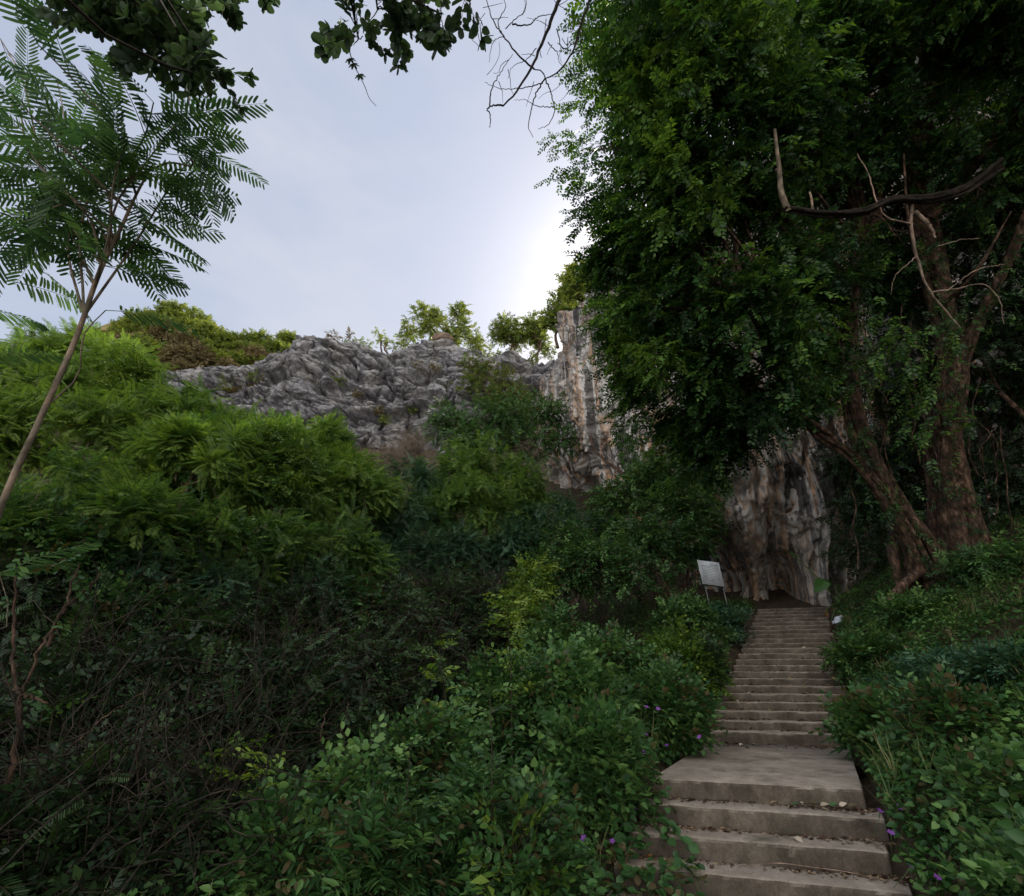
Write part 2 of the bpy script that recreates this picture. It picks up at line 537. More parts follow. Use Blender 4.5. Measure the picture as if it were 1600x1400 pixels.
def rock_mat(name, base_stops, streak_stops, streak_amt, streak_scale=(.9, .9, .07), bump=.8, fine=3.0, crack=.5, grey_above=None):
    m, nt = newmat(name)
    N, Lk = nt.nodes.new, nt.links.new
    geo = N('ShaderNodeNewGeometry')
    n1 = N('ShaderNodeTexNoise'); n1.inputs['Scale'].default_value = fine; n1.inputs['Detail'].default_value = 12; n1.inputs['Roughness'].default_value = .68
    n2 = N('ShaderNodeTexNoise'); n2.inputs['Scale'].default_value = .28; n2.inputs['Detail'].default_value = 5; n2.inputs['Roughness'].default_value = .6
    mp = N('ShaderNodeMapping'); mp.inputs['Scale'].default_value = streak_scale
    n3 = N('ShaderNodeTexNoise'); n3.inputs['Scale'].default_value = 1.0; n3.inputs['Detail'].default_value = 7; n3.inputs['Roughness'].default_value = .6; n3.inputs['Distortion'].default_value = .5
    vo = N('ShaderNodeTexVoronoi'); vo.inputs['Scale'].default_value = .9; vo.feature = 'DISTANCE_TO_EDGE'
    for n in (n1, n2): Lk(geo.outputs['Position'], n.inputs['Vector'])
    Lk(geo.outputs['Position'], mp.inputs['Vector']); Lk(mp.outputs[0], n3.inputs['Vector'])
    wv = N('ShaderNodeVectorMath'); wv.operation = 'MULTIPLY_ADD'
    wv.inputs[1].default_value = (.9, .9, .9)
    Lk(n1.outputs['Color'], wv.inputs[0]); Lk(geo.outputs['Position'], wv.inputs[2])
    Lk(wv.outputs[0], vo.inputs['Vector'])
    r1 = ramp(nt, base_stops); Lk(n1.outputs['Fac'], r1.inputs['Fac'])
    r3 = ramp(nt, streak_stops); Lk(n3.outputs['Fac'], r3.inputs['Fac'])
    am = N('ShaderNodeMapRange'); am.inputs['From Min'].default_value = .38; am.inputs['From Max'].default_value = .62
    am.inputs['To Min'].default_value = streak_amt * .35; am.inputs['To Max'].default_value = streak_amt
    Lk(n2.outputs['Fac'], am.inputs['Value'])
    mx = N('ShaderNodeMix'); mx.data_type = 'RGBA'
    Lk(am.outputs['Result'], mx.inputs['Factor']); Lk(r1.outputs[0], mx.inputs['A']); Lk(r3.outputs[0], mx.inputs['B'])
    cr = ramp(nt, [(0, (.45, .45, .45)), (.06, (1, 1, 1))]); Lk(vo.outputs['Distance'], cr.inputs['Fac'])
    mu = N('ShaderNodeMix'); mu.data_type = 'RGBA'; mu.blend_type = 'MULTIPLY'; mu.inputs['Factor'].default_value = crack
    Lk(mx.outputs['Result'], mu.inputs['A']); Lk(cr.outputs[0], mu.inputs['B'])
    pb = N('ShaderNodeBsdfPrincipled'); pb.inputs['Roughness'].default_value = .9; pb.inputs['Specular IOR Level'].default_value = .15
    if grey_above is None:
        Lk(mu.outputs['Result'], pb.inputs['Base Color'])
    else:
        # weathered grey, painted darker upward to offset the stronger light on the upper wall
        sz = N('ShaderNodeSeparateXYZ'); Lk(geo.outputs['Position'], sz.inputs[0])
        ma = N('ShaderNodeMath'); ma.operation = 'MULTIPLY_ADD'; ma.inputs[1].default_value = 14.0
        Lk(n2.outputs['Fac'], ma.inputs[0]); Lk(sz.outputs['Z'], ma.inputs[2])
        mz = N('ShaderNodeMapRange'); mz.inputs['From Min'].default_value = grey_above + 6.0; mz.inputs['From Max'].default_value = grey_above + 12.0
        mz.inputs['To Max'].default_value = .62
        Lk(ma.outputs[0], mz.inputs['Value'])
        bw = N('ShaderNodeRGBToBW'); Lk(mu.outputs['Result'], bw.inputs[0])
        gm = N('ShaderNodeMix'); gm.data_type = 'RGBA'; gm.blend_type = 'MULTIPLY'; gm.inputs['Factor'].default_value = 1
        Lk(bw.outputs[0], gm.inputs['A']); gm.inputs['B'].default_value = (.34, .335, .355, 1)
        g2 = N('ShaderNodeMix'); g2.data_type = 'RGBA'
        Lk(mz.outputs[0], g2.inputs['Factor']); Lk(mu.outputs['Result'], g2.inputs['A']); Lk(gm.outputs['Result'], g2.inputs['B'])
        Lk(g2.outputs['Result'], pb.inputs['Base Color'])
    ad = N('ShaderNodeMath'); ad.operation = 'MULTIPLY_ADD'; ad.inputs[1].default_value = .5
    Lk(cr.outputs[0], ad.inputs[0]); Lk(n1.outputs['Fac'], ad.inputs[2])
    bp = N('ShaderNodeBump'); bp.inputs['Strength'].default_value = bump; bp.inputs['Distance'].default_value = .25
    Lk(ad.outputs[0], bp.inputs['Height']); Lk(bp.outputs[0], pb.inputs['Normal'])
    o = N('ShaderNodeOutputMaterial'); Lk(pb.outputs[0], o.inputs['Surface'])
    return m

M = {}
M['fig'] = leaf_mat('fig_leaf', (.018, .05, .018), (.044, .118, .032), (.13, .25, .048), .44)
M['feather'] = leaf_mat('feather_leaf', (.034, .085, .02), (.09, .19, .04), (.21, .32, .06), .47, tcol=(1.12, 1.15, .55))
M['sapling'] = leaf_mat('sapling_leaf', (.035, .085, .04), (.065, .145, .06), (.11, .21, .07), .6, tcol=(1.1, 1.1, .7))
M['round'] = leaf_mat('round_leaf', (.03, .055, .032), (.055, .1, .05), (.1, .17, .065), .45, tcol=(1.1, 1.1, .7))
M['shrub'] = leaf_mat('shrub_leaf', (.022, .062, .02), (.055, .14, .04), (.15, .27, .075), .3, dead=(.1, .078, .035))
M['yellowish'] = leaf_mat('yellowish_leaf', (.05, .11, .018), (.11, .21, .03), (.26, .36, .06), .4)
M['vine'] = leaf_mat('vine_leaf', (.016, .055, .016), (.04, .12, .028), (.13, .24, .06), .28, rough=.5, dead=(.11, .085, .035))
M['bluish'] = leaf_mat('bluish_leaf', (.02, .06, .035), (.045, .12, .06), (.09, .18, .09), .3)
M['dry'] = leaf_mat('dry_leaf', (.03, .024, .016), (.06, .05, .032), (.11, .09, .06), .2, tcol=(1.1, 1, .8))
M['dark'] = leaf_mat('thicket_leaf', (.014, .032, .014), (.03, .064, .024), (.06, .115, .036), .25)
M['ridge'] = leaf_mat('ridge_leaf', (.06, .105, .028), (.15, .22, .05), (.29, .35, .085), .5, tcol=(1.2, 1.05, .5), dead=(.14, .1, .05))
M['scrub'] = leaf_mat('dry_scrub_leaf', (.1, .08, .04), (.19, .15, .08), (.26, .22, .1), .3, tcol=(1.1, 1, .7))
M['bark'] = bark_mat('red_brown_bark', (.022, .015, .012), (.07, .046, .035), (.22, .158, .125), 13, .38, 1.0)
M['graybark'] = bark_mat('grey_bark', (.09, .075, .06), (.19, .16, .13), (.3, .26, .22), 14, .3, .3)
M['twig'] = bark_mat('twig_bark', (.018, .016, .013), (.036, .032, .026), (.07, .062, .052), 20, .5, .2)
M['darkwood'] = bark_mat('dark_dead_wood', (.006, .005, .004), (.015, .012, .01), (.035, .028, .023), 10, .5, .8)
M['palewood'] = bark_mat('pale_dead_wood', (.14, .1, .08), (.26, .2, .17), (.4, .33, .29), 14, .5, .3)
M['greenstem'] = plain_mat('green_stem', (.07, .12, .035))
M['rock'] = rock_mat('grey_limestone', [(.3, (.07, .068, .074)), (.5, (.22, .213, .225)), (.7, (.38, .365, .375))],
                     [(.34, (.09, .09, .1)), (.5, (.22, .215, .225)), (.68, (.4, .36, .32))], .55, (.5, .5, .12), 1.0, 1.6)
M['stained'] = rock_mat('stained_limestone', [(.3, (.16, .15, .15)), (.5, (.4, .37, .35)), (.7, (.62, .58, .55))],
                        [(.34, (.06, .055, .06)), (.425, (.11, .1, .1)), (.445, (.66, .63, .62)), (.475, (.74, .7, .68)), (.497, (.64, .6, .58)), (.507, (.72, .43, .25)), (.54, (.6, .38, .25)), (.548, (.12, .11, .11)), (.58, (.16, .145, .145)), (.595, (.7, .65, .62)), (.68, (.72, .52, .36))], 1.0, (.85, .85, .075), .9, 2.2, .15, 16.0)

def soil_mat():
    m, nt = newmat('soil')
    N, Lk = nt.nodes.new, nt.links.new
    g = N('ShaderNodeNewGeometry')
    n1 = N('ShaderNodeTexNoise'); n1.inputs['Scale'].default_value = 5; n1.inputs['Detail'].default_value = 10; n1.inputs['Roughness'].default_value = .7
    Lk(g.outputs['Position'], n1.inputs['Vector'])
    r = ramp(nt, [(.3, (.025, .02, .015)), (.5, (.06, .045, .032)), (.7, (.11, .085, .06))]); Lk(n1.outputs['Fac'], r.inputs['Fac'])
    pb = N('ShaderNodeBsdfPrincipled'); pb.inputs['Roughness'].default_value = .95; pb.inputs['Specular IOR Level'].default_value = .1
    Lk(r.outputs[0], pb.inputs['Base Color'])
    bp = N('ShaderNodeBump'); bp.inputs['Strength'].default_value = .7; bp.inputs['Distance'].default_value = .06
    Lk(n1.outputs['Fac'], bp.inputs['Height']); Lk(bp.outputs[0], pb.inputs['Normal'])
    o = N('ShaderNodeOutputMaterial'); Lk(pb.outputs[0], o.inputs['Surface'])
    return m
M['soil'] = soil_mat()
M['hillside'] = bark_mat('dry_hill_grass', (.09, .08, .035), (.17, .15, .06), (.26, .21, .1), 1.2, 1, .8)

def concrete_mat(name, stops, stain):
    m, nt = newmat(name)
    N, Lk = nt.nodes.new, nt.links.new
    g = N('ShaderNodeNewGeometry')
    n1 = N('ShaderNodeTexNoise'); n1.inputs['Scale'].default_value = 3.2; n1.inputs['Detail'].default_value = 10; n1.inputs['Roughness'].default_value = .7
    n2 = N('ShaderNodeTexNoise'); n2.inputs['Scale'].default_value = 60; n2.inputs['Detail'].default_value = 4
    mp = N('ShaderNodeMapping'); mp.inputs['Scale'].default_value = (2.6, 2.6, 1.5)
    n3 = N('ShaderNodeTexNoise'); n3.inputs['Scale'].default_value = 1; n3.inputs['Detail'].default_value = 12; n3.inputs['Roughness'].default_value = .78
    for n in (n1, n2): Lk(g.outputs['Position'], n.inputs['Vector'])
    Lk(g.outputs['Position'], mp.inputs['Vector']); Lk(mp.outputs[0], n3.inputs['Vector'])
    r1 = ramp(nt, stops); Lk(n1.outputs['Fac'], r1.inputs['Fac'])
    r2 = ramp(nt, [(.3, (.7, .7, .7)), (.6, (1, 1, 1))]); Lk(n2.outputs['Fac'], r2.inputs['Fac'])
    mu = N('ShaderNodeMix'); mu.data_type = 'RGBA'; mu.blend_type = 'MULTIPLY'; mu.inputs['Factor'].default_value = .8
    Lk(r1.outputs[0], mu.inputs['A']); Lk(r2.outputs[0], mu.inputs['B'])
    # algae and dirt runs on the upright faces, and litter grime
    r3 = ramp(nt, [(.34, stain), (.52, (.34, .325, .31)), (.74, (.68, .66, .63))]); Lk(n3.outputs['Fac'], r3.inputs['Fac'])
    sx = N('ShaderNodeSeparateXYZ'); Lk(g.outputs['True Normal'], sx.inputs[0])
    mr = N('ShaderNodeMapRange'); mr.inputs['From Min'].default_value = .3; mr.inputs['From Max'].default_value = .8
    mr.inputs['To Min'].default_value = 1.0; mr.inputs['To Max'].default_value = 0.0
    Lk(sx.outputs['Z'], mr.inputs['Value'])
    m2 = N('ShaderNodeMix'); m2.data_type = 'RGBA'; m2.blend_type = 'MULTIPLY'
    Lk(mr.outputs[0], m2.inputs['Factor']); Lk(mu.outputs['Result'], m2.inputs['A']); Lk(r3.outputs[0], m2.inputs['B'])
    # moss and black algae in patches
    n4 = N('ShaderNodeTexNoise'); n4.inputs['Scale'].default_value = 1.7; n4.inputs['Detail'].default_value = 9; n4.inputs['Roughness'].default_value = .72
    Lk(g.outputs['Position'], n4.inputs['Vector'])
    mm = N('ShaderNodeMapRange'); mm.inputs['From Min'].default_value = .53; mm.inputs['From Max'].default_value = .66; mm.inputs['To Max'].default_value = .75
    Lk(n4.outputs['Fac'], mm.inputs['Value'])
    m3 = N('ShaderNodeMix'); m3.data_type = 'RGBA'; m3.inputs['B'].default_value = (.07, .068, .048, 1)
    Lk(mm.outputs[0], m3.inputs['Factor']); Lk(m2.outputs['Result'], m3.inputs['A'])
    pb = N('ShaderNodeBsdfPrincipled'); pb.inputs['Roughness'].default_value = .88; pb.inputs['Specular IOR Level'].default_value = .2
    Lk(m3.outputs['Result'], pb.inputs['Base Color'])
    bp = N('ShaderNodeBump'); bp.inputs['Strength'].default_value = .35; bp.inputs['Distance'].default_value = .012
    ad = N('ShaderNodeMath'); ad.operation = 'ADD'; Lk(n1.outputs['Fac'], ad.inputs[0]); Lk(n2.outputs['Fac'], ad.inputs[1])
    Lk(ad.outputs[0], bp.inputs['Height']); Lk(bp.outputs[0], pb.inputs['Normal'])
    o = N('ShaderNodeOutputMaterial'); Lk(pb.outputs[0], o.inputs['Surface'])
    return m
M['concrete'] = concrete_mat('weathered_concrete', [(.3, (.15, .125, .105)), (.44, (.27, .225, .185)), (.56, (.335, .285, .24)), (.72, (.43, .375, .32))], (.17, .155, .145))

# ------------------------------------------------------------------ stairs: where each step's front edge lies
EDGE = A3(.958, -.287, 0)                       # along a step's front edge
def lerp(a, b, t): return a + (b - a) * t
STEPS = []                                       # (mid x, mid y, top z, half width)
for i in range(4, -1, -1):
    STEPS.append((lerp(2.47, 1.98, i / 3), lerp(6.2, 5.3, i / 3), .65 - .17 * i, 1.06 + .03 * i))
NU = 22
for i in range(NU):
    f = i / (NU - 1)
    STEPS.append((lerp(4.2, 8.6, f), lerp(9.3, 16.4, f), lerp(.81, 3.5, f), lerp(1.12, .98, f)))
_sx = np.array([s[0] for s in STEPS]); _sy = np.array([s[1] for s in STEPS]); _sz = np.array([s[2] for s in STEPS])
UV = A3(.512, .859); WV = A3(.859, -.512)
O0 = A3(2.52, 6.2)
_det = UV[0] * EDGE[1] - UV[1] * EDGE[0]
_ss = ((_sx - O0[0]) * EDGE[1] - (_sy - O0[1]) * EDGE[0]) / _det
_sn = (UV[0] * (_sy - O0[1]) - UV[1] * (_sx - O0[0])) / _det
_ks = np.concatenate([[-60, _ss[0] - .3], _ss[:5], [_ss[5] - .02], _ss[5:], [_ss[-1] + 1.2, _ss[-1] + 40]])
_kz = np.concatenate([[-.2, -.2], _sz[:5], [.65], _sz[5:], [3.55, 3.55 + .3 * 38.8]])
def sn(x, y):
    # s runs up the stairs, n along the (skewed) step edges
    dx, dy = x - O0[0], y - O0[1]
    det = UV[0] * EDGE[1] - UV[1] * EDGE[0]
    s = (dx * EDGE[1] - dy * EDGE[0]) / det
    n = (UV[0] * dy - UV[1] * dx) / det
    return s, n - np.interp(s, _ss, _sn)
def hz(x, y, base=False):
    x = np.asarray(x, float); y = np.asarray(y, float)
    s, n = sn(x, y)
    z = np.interp(s, _ks, _kz)
    z = z - .22 * (1 - sstep(np.abs(n), 1.0, 1.5))
    z = z + np.clip(.6 * (n - 1.25), 0, 2.4) * sstep(s, -4, 1)
    z = z + .43 * np.maximum(0, y - 20) * sstep(y, 19, 26)
    z = z + .22 * np.maximum(0, -x - 9) * sstep(y, 6, 20)
    q = np.stack([x, y, 0 * x], -1)
    z = z + .18 * fbm(q, .35, 3, 5) * sstep(np.abs(n), 1.2, 3)
    return z

def ground():
    mb = MB()
    xs = np.concatenate([np.linspace(-95, -16, 50), np.linspace(-15, 16, 200), np.linspace(17, 60, 30)])
    ys = np.concatenate([np.linspace(-45, -3, 30), np.linspace(-2, 24, 180), np.linspace(25, 54, 50)])
    X, Y = np.meshgrid(xs, ys, indexing='ij')
    Z = hz(X, Y)
    mb.grid(np.stack([X, Y, Z], -1)[::-1])
    o = mb.build('ground', M['soil'], smooth=True)
    tag(o, 'dark bare soil of the slope under the plants', kind='structure')
ground()

# ------------------------------------------------------------------ grey cliff at the back and its hilltop
RIM = [(-200, 640), (100, 610), (230, 590), (330, 562), (390, 560), (455, 545), (470, 530), (500, 531), (560, 534), (600, 541), (650, 531), (690, 528), (715, 543), (760, 560), (800, 550), (850, 556), (880, 540), (1000, 480), (1100, 470)]
_rim = np.array([P(u, v + 6, 51.0) for u, v in RIM])
def rimz(x): return np.interp(x, _rim[:, 0], _rim[:, 2])
HILL = [(-700, 640), (-200, 600), (60, 555), (130, 525), (180, 507), (240, 486), (290, 494), (340, 522), (390, 536), (440, 548), (470, 575), (560, 592), (1100, 600)]
_hill = np.array([P(u, v, 62.0) for u, v in HILL])
def hillz(x): return np.interp(x, _hill[:, 0], _hill[:, 2])

def cliff():
    nx, nj, nk = 620, 300, 20
    xs = np.linspace(-62, 15, nx)
    t = np.linspace(0, 1, nj)
    rim = rimz(xs)
    yb = 45.5 + .0035 * (xs + 18) ** 2 * (xs < -18) + .8 * np.sin(xs * .35)
    zb = np.minimum(hz(xs, yb - 1), rim - 10) - 2
    X = xs[:, None] + 0 * t[None]
    Z = zb[:, None] + (rim - zb)[:, None] * t[None]
    prof = 5.5 * t ** 1.1
    Yb = yb[:, None] + prof[None]
    p = np.stack([X, Yb, Z], -1)
    wq = p + .5 * np.stack([pn(p, .5, 91), pn(p, .5, 92), pn(p, .5, 93)], -1)
    d = 1.2 * ridged(wq * A3(1, 1, .75), .10, 3, 11) + .22 * ridged(wq * A3(1.2, 1, .8), .34, 4, 21, .5) + .2 * fbm(p, 1.3, 3, 31)
    for ff, am_, sd_ in ((.22, 1.5, 1), (.5, .95, 2), (1.2, .35, 3)):
        _, wv_, we_ = worley(wq * A3(.7, 1, 1.5) + .25 * p[..., ::-1], ff, sd_)
        d = d + am_ * (wv_ - .5) - .25 * am_ * np.clip(1 - we_ * 7, 0, 1)
    d = d - 1.5 * np.clip(1 - np.abs(pn(wq * A3(1, 1, .35), .4, 81)) * 12, 0, 1) - .8 * np.clip(1 - np.abs(pn(wq * A3(.5, .5, 1.3) + p[..., :1] * A3(0, 0, .3), .5, 83)) * 11, 0, 1)
    led = pn(p * A3(.4, .4, 1.6), .42, 41)
    d = d + .9 * np.tanh(led * 5)
    fade = 1 - .6 * sstep(t, .78, 1)
    p[..., 1] -= d * fade[None]
    p[..., 2] += ((.3 * ridged(p, .25, 3, 51) - .2) * sstep(t, .55, 1)[None])
    p[..., 0] += .4 * fbm(p, .5, 3, 61)
    # top goes back from the rim
    k = np.linspace(0, 1, nk + 1)[1:]
    last = p[:, -1]
    top = np.stack([np.broadcast_to(last[:, :1], (nx, nk)), last[:, 1:2] + 16 * k[None] ** 1.3, last[:, 2:3] - 2.0 * k[None] ** .8 + .5 * pn(np.stack([X[:, :nk], X[:, :nk] * 0 + k[None] * 16, X[:, :nk] * 0], -1), .4, 9)], -1)
    g = np.concatenate([p, top], 1)
    mb = MB(); mb.grid(g[::-1].transpose(1, 0, 2)[:, ::-1].transpose(1, 0, 2) if False else g)
    o = mb.build('cliff', M['rock'], smooth=False)
    tag(o, 'rugged grey limestone cliff at the back under the sky', kind='structure')
    # hill behind it on the left
    xs = np.linspace(-110, 20, 170); ys = np.linspace(50, 110, 70)
    X, Y = np.meshgrid(xs, ys, indexing='ij')
    r, h = rimz(X) - 4.0, hillz(X)
    f = sstep(Y, 51, 62)
    Zh = r + (h - r) * f - .12 * np.maximum(0, Y - 64)
    Zh = Zh + .35 * pn(np.stack([X, Y, 0 * X], -1), .3, 77)
    mb = MB(); mb.grid(np.stack([X, Y, Zh], -1)[::-1])
    o = mb.build('hill', M['hillside'], smooth=True)
    tag(o, 'hilltop above the grey cliff', kind='structure')
    return xs, Zh
cliff()

# ------------------------------------------------------------------ stained cliff right of the stairs
def rock_face():
    plan = np.array([(-4.0, 38.5), (0.2, 35.8), (2.4, 33.2), (3.4, 30.6), (4.0, 27.5), (5.2, 25.2), (6.4, 23.2), (7.2, 21.4), (7.9, 20.1), (8.8, 19.3), (10, 18.9), (11.4, 18.5), (12.6, 17.6), (14.5, 15.6), (17, 13.4), (20, 10), (22.5, 5), (24.5, -3), (25.5, -12), (25, -24)])
    topz = np.array([11, 12, 14.5, 20.8, 22.0, 22.8, 23.2, 24.5, 26.5, 28, 29, 29, 29, 29, 29, 29, 29, 29, 28, 26.])
    dd = np.concatenate([[0], np.cumsum(np.linalg.norm(np.diff(plan, axis=0), axis=1))])
    n = 620
    # more columns where it is seen
    dens = np.interp(np.linspace(0, dd[-1], 400), [0, dd[2], dd[3], dd[13], dd[15], dd[-1]], [.5, 1, 3, 3, .8, .3])
    cum = np.cumsum(dens); cum = (cum - cum[0]) / (cum[-1] - cum[0])
    s = np.interp(np.linspace(0, 1, n), cum, np.linspace(0, dd[-1], 400))
    fine = np.stack([np.interp(s, dd, spl) for spl in (plan[:, 0], plan[:, 1])], -1)
    ker = np.ones(15) / 15
    pad = np.pad(fine, ((7, 7), (0, 0)), mode='edge')
    fine = np.stack([np.convolve(pad[:, k], ker, 'valid') for k in (0, 1)], -1)
    tg = np.gradient(fine, axis=0); tg /= np.linalg.norm(tg, axis=1, keepdims=True)
    nv = np.stack([tg[:, 1], -tg[:, 0]], -1)
    tz = np.interp(s, dd, topz)
    zb = hz(fine[:, 0], fine[:, 1]) - 1.5
    m = 300
    t = np.linspace(0, 1, m) ** 1.15
    Z = zb[:, None] + (tz - zb)[:, None] * t[None]
    h = Z - zb[:, None] - 1.5
    p = np.stack([fine[:, 0][:, None] + 0 * Z, fine[:, 1][:, None] + 0 * Z, Z], -1)
    off = -1.7 * (1 - sstep(h + .9 * pn(p, .35, 3), .6, 3.2)) * np.interp(s, [dd[8], dd[9], dd[11], dd[12]], [1, .35, .35, 1])[:, None] + 1.0 * np.exp(-((h - 6.5) / 3.2) ** 2) - .2 * np.maximum(0, h - 12)
    # flowstone flutes hang down the wall
    wp = p + .5 * np.stack([pn(p, .4, 94), pn(p, .4, 95), 0 * Z], -1)
    fl = fbm(wp * A3(.5, .5, .05), 1, 3, 13) * 1.2 + .5 * ridged(wp * A3(1.0, 1.0, .07), 1, 3, 23) + .28 * ridged(wp * A3(2.4, 2.4, .15), 1, 2, 27) + .16 * fbm(p, 1.7, 3, 33) + .12 * ridged(p, 3.2, 2, 43)
    _, wv_, we_ = worley(wp * A3(1, 1, .45), .7, 5)
    blk = .3 * (wv_ - .5)
    off = off + fl + blk - .7 * np.clip(pn(p * A3(1, 1, .7), .8, 57) - .18, 0, 1)
    for c, rad, dep in ((P(903, 758, 29.0), (2.2, 3.0, 3.0), 5.5), (P(890, 625, 30), (.7, 3, 5), 1.6), (P(1140, 790, 20), (.45, .8, .45), 1.6), (P(1185, 915, 19.5), (1.0, 1.4, 1.3), 1.6), (P(1245, 905, 18.5), (.6, 1.0, .7), .9)):
        q = (p - c) / A3(*rad)
        off = off - dep * np.exp(-(q ** 2).sum(-1))
    p[..., 0] += nv[:, 0][:, None] * off
    p[..., 1] += nv[:, 1][:, None] * off
    p[..., 2] += .35 * fbm(p, .5, 3, 63) + sstep(t, .85, 1)[None] * .9 * ridged(p, .35, 3, 73)
    k = np.linspace(0, 1, 13)[1:]
    last = p[:, -1]
    back = np.concatenate([-nv, np.zeros((n, 1))], 1)
    top = last[:, None, :] + back[:, None, :] * (9 * k)[None, :, None] + A3(0, 0, 1) * (1.4 * k ** .7)[None, :, None]
    g = np.concatenate([p, top], 1)
    mb = MB(); mb.grid(g)
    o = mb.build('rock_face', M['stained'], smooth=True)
    tag(o, 'tall limestone wall with orange white and black streaks above the stairs', kind='structure')
rock_face()

# ------------------------------------------------------------------ the stairway
def slab(cx, cy, z, hw, depth, height, dirv, seed):
    """one step: a slab whose profile is swept along the front edge, edges worn"""
    n = 90
    prof = [(0.0, -height), (0.0, -.09), (0.004, -.03), (.012, -.008), (.035, 0), (depth * .35, .0), (depth * .7, .0), (depth, 0), (depth, -height)]
    a = np.linspace(-hw, hw, n)
    d3 = A3(dirv[0], dirv[1], 0)
    pts = A3(cx, cy, z) + a[:, None, None] * EDGE + np.array([p[0] for p in prof])[None, :, None] * d3 + np.array([p[1] for p in prof])[None, :, None] * A3(0, 0, 1)
    dn = .026 * fbm(pts, 2.6, 4, seed) + .05 * np.clip(pn(pts, 5.5, seed + 9) - .3, 0, 1)
    pts[..., 2] += .35 * dn
    pts -= d3 * (dn + .012 * pn(pts, 9.0, seed + 5))[..., None]
    # chipped ends
    pts[0] += EDGE * .03; pts[-1] -= EDGE * .03
    mb = MB(); mb.grid(pts)
    k = len(prof)
    mb.faces(pts[0], [list(range(k))]); mb.faces(pts[-1], [list(range(k))[::-1]])
    return mb
def stairs():
    root = thing('stairway', 'worn concrete stairway climbing to the foot of the stained cliff', 'stairway', (STEPS[0][0], STEPS[0][1], STEPS[0][2] - .2))
    for i, (x, y, z, hw) in enumerate(STEPS):
        if i + 1 < len(STEPS):
            nx, ny = STEPS[i + 1][:2]
        else:
            nx, ny = x + .9, y + 1.5
        L = math.hypot(nx - x, ny - y)
        dv = ((nx - x) / L, (ny - y) / L)
        jit = .03 * math.sin(i * 2.7)
        mb = slab(x + jit * .5, y, z, hw + jit, L + .12, .42, dv, 100 + i)
        nm = 'landing' if i == 4 else 'step'
        mb.build(nm, M['concrete'], root, smooth=False, origin=(x, y, z))
    # pavement where the photographer stands
    pts = slab(STEPS[0][0], STEPS[0][1], 0, 1, 1, 1, (0, 1), 1)
    mb = MB()
    a = np.linspace(-1.1, 1.1, 12); b = np.linspace(0, 6.5, 20)
    g = A3(STEPS[0][0], STEPS[0][1], STEPS[0][2] - .17) + a[:, None, None] * EDGE - b[None, :, None] * A3(.45, .89, 0)
    g[..., 2] += .01 * pn(g, 2.0, 4)
    mb.grid(g[::-1])
    o = mb.build('path', M['concrete'], smooth=True)
    tag(o, 'concrete path at the foot of the stairs', kind='structure')
stairs()

# ------------------------------------------------------------------ plants: builders
RNG = np.random.default_rng(11)
TP = {}
r_ = np.random.default_rng(3)
TP['fig'] = [spray_template(r_, 15, .58, 'rhomb', .115, .066, 1.0, .03, .25) for _ in range(7)]
TP['small'] = [spray_template(r_, 12, .42, 'rhomb', .095, .05, 1.0, .04, .2) for _ in range(6)]
TP['tiny'] = [spray_template(r_, 12, .3, 'rhomb', .06, .034, 1.0, .04, .15) for _ in range(6)]
TP['oval'] = [spray_template(r_, 12, .42, 'oval', .085, .05, 1.0, .04, .15, petiole=.015) for _ in range(6)]
TP['lance'] = [spray_template(r_, 10, .38, 'lance', .1, .03, .9, .03, .2, opposite=True) for _ in range(5)]
TP['heart'] = [spray_template(r_, 9, .42, 'heart', .082, .068, 1.2, .08, .3, petiole=.04) for _ in range(6)]
TP['rounddisc'] = [spray_template(r_, 10, .34, 'round', .125, .078, .7, .04, .15, tipcluster=4, petiole=.012) for _ in range(6)]
TP['ridge'] = [spray_template(r_, 12, .95, 'rhomb', .3, .17, 1.0, .05, .1, r=.008) for _ in range(6)]
TP['feather'] = [frond_template(r_, .38, 17, .078, .0105, .22) for _ in range(10)]
TP['bigfeather'] = [frond_template(r_, .95, 19, .19, .036, .3) for _ in range(5)]
TP['sapling'] = [frond_template(r_, .8, 15, .16, .027, .22) for _ in range(7)]
def tangle(rng, L=.9):
    t = T()
    for j in range(5):
        p = A3(0, 0, 0) + rng.normal(0, .08, 3); d = nrm(A3(1, 0, 0) + rng.normal(0, .5, 3)); pts = [p]
        for k in range(6):
            d = nrm(d + rng.normal(0, .35, 3)); p = p + d * L / 6 * rng.uniform(.6, 1.2); pts.append(p)
        t.stem(pts, .006, .0025, 0)
    return t.done()
TP['tangle'] = [tangle(r_) for _ in range(8)]

def Zd(p): return p[1] * CP + (p[2] - EYE) * SP
def lobesY(L, squash=.85):
    out = []
    for u, v, Y, r in L:
        c = P(u, v, Y); q = r / 800 * Zd(c)
        out.append((c, A3(q, q, q * squash)))
    return out
def PZ(u, v, Z):
    du, dv = (u - 800) / 800, (700 - v) / 800
    return A3(0, 0, EYE) + Z * A3(du, CP - SP * dv, SP + CP * dv)
def lobesZ(L, squash=.85):
    out = []
    for u, v, Z, r in L:
        q = r / 800 * Z
        out.append((PZ(u, v, Z), A3(q, q * 1.1, q * squash)))
    return out

def limb(mb, a, b, r0, r1, rng, sag=.15, n=9, mat=0, sides=6):
    a, b = np.asarray(a, float), np.asarray(b, float)
    L = np.linalg.norm(b - a)
    m1 = a + (b - a) * .35 + rng.normal(0, .07, 3) * L + A3(0, 0, sag * L * .5)
    m2 = a + (b - a) * .7 + rng.normal(0, .06, 3) * L + A3(0, 0, sag * L * .4)
    pts = spline([a, m1, m2, b], n)
    tube(mb, pts, np.linspace(r0, r1, n), sides, mat)
    return pts

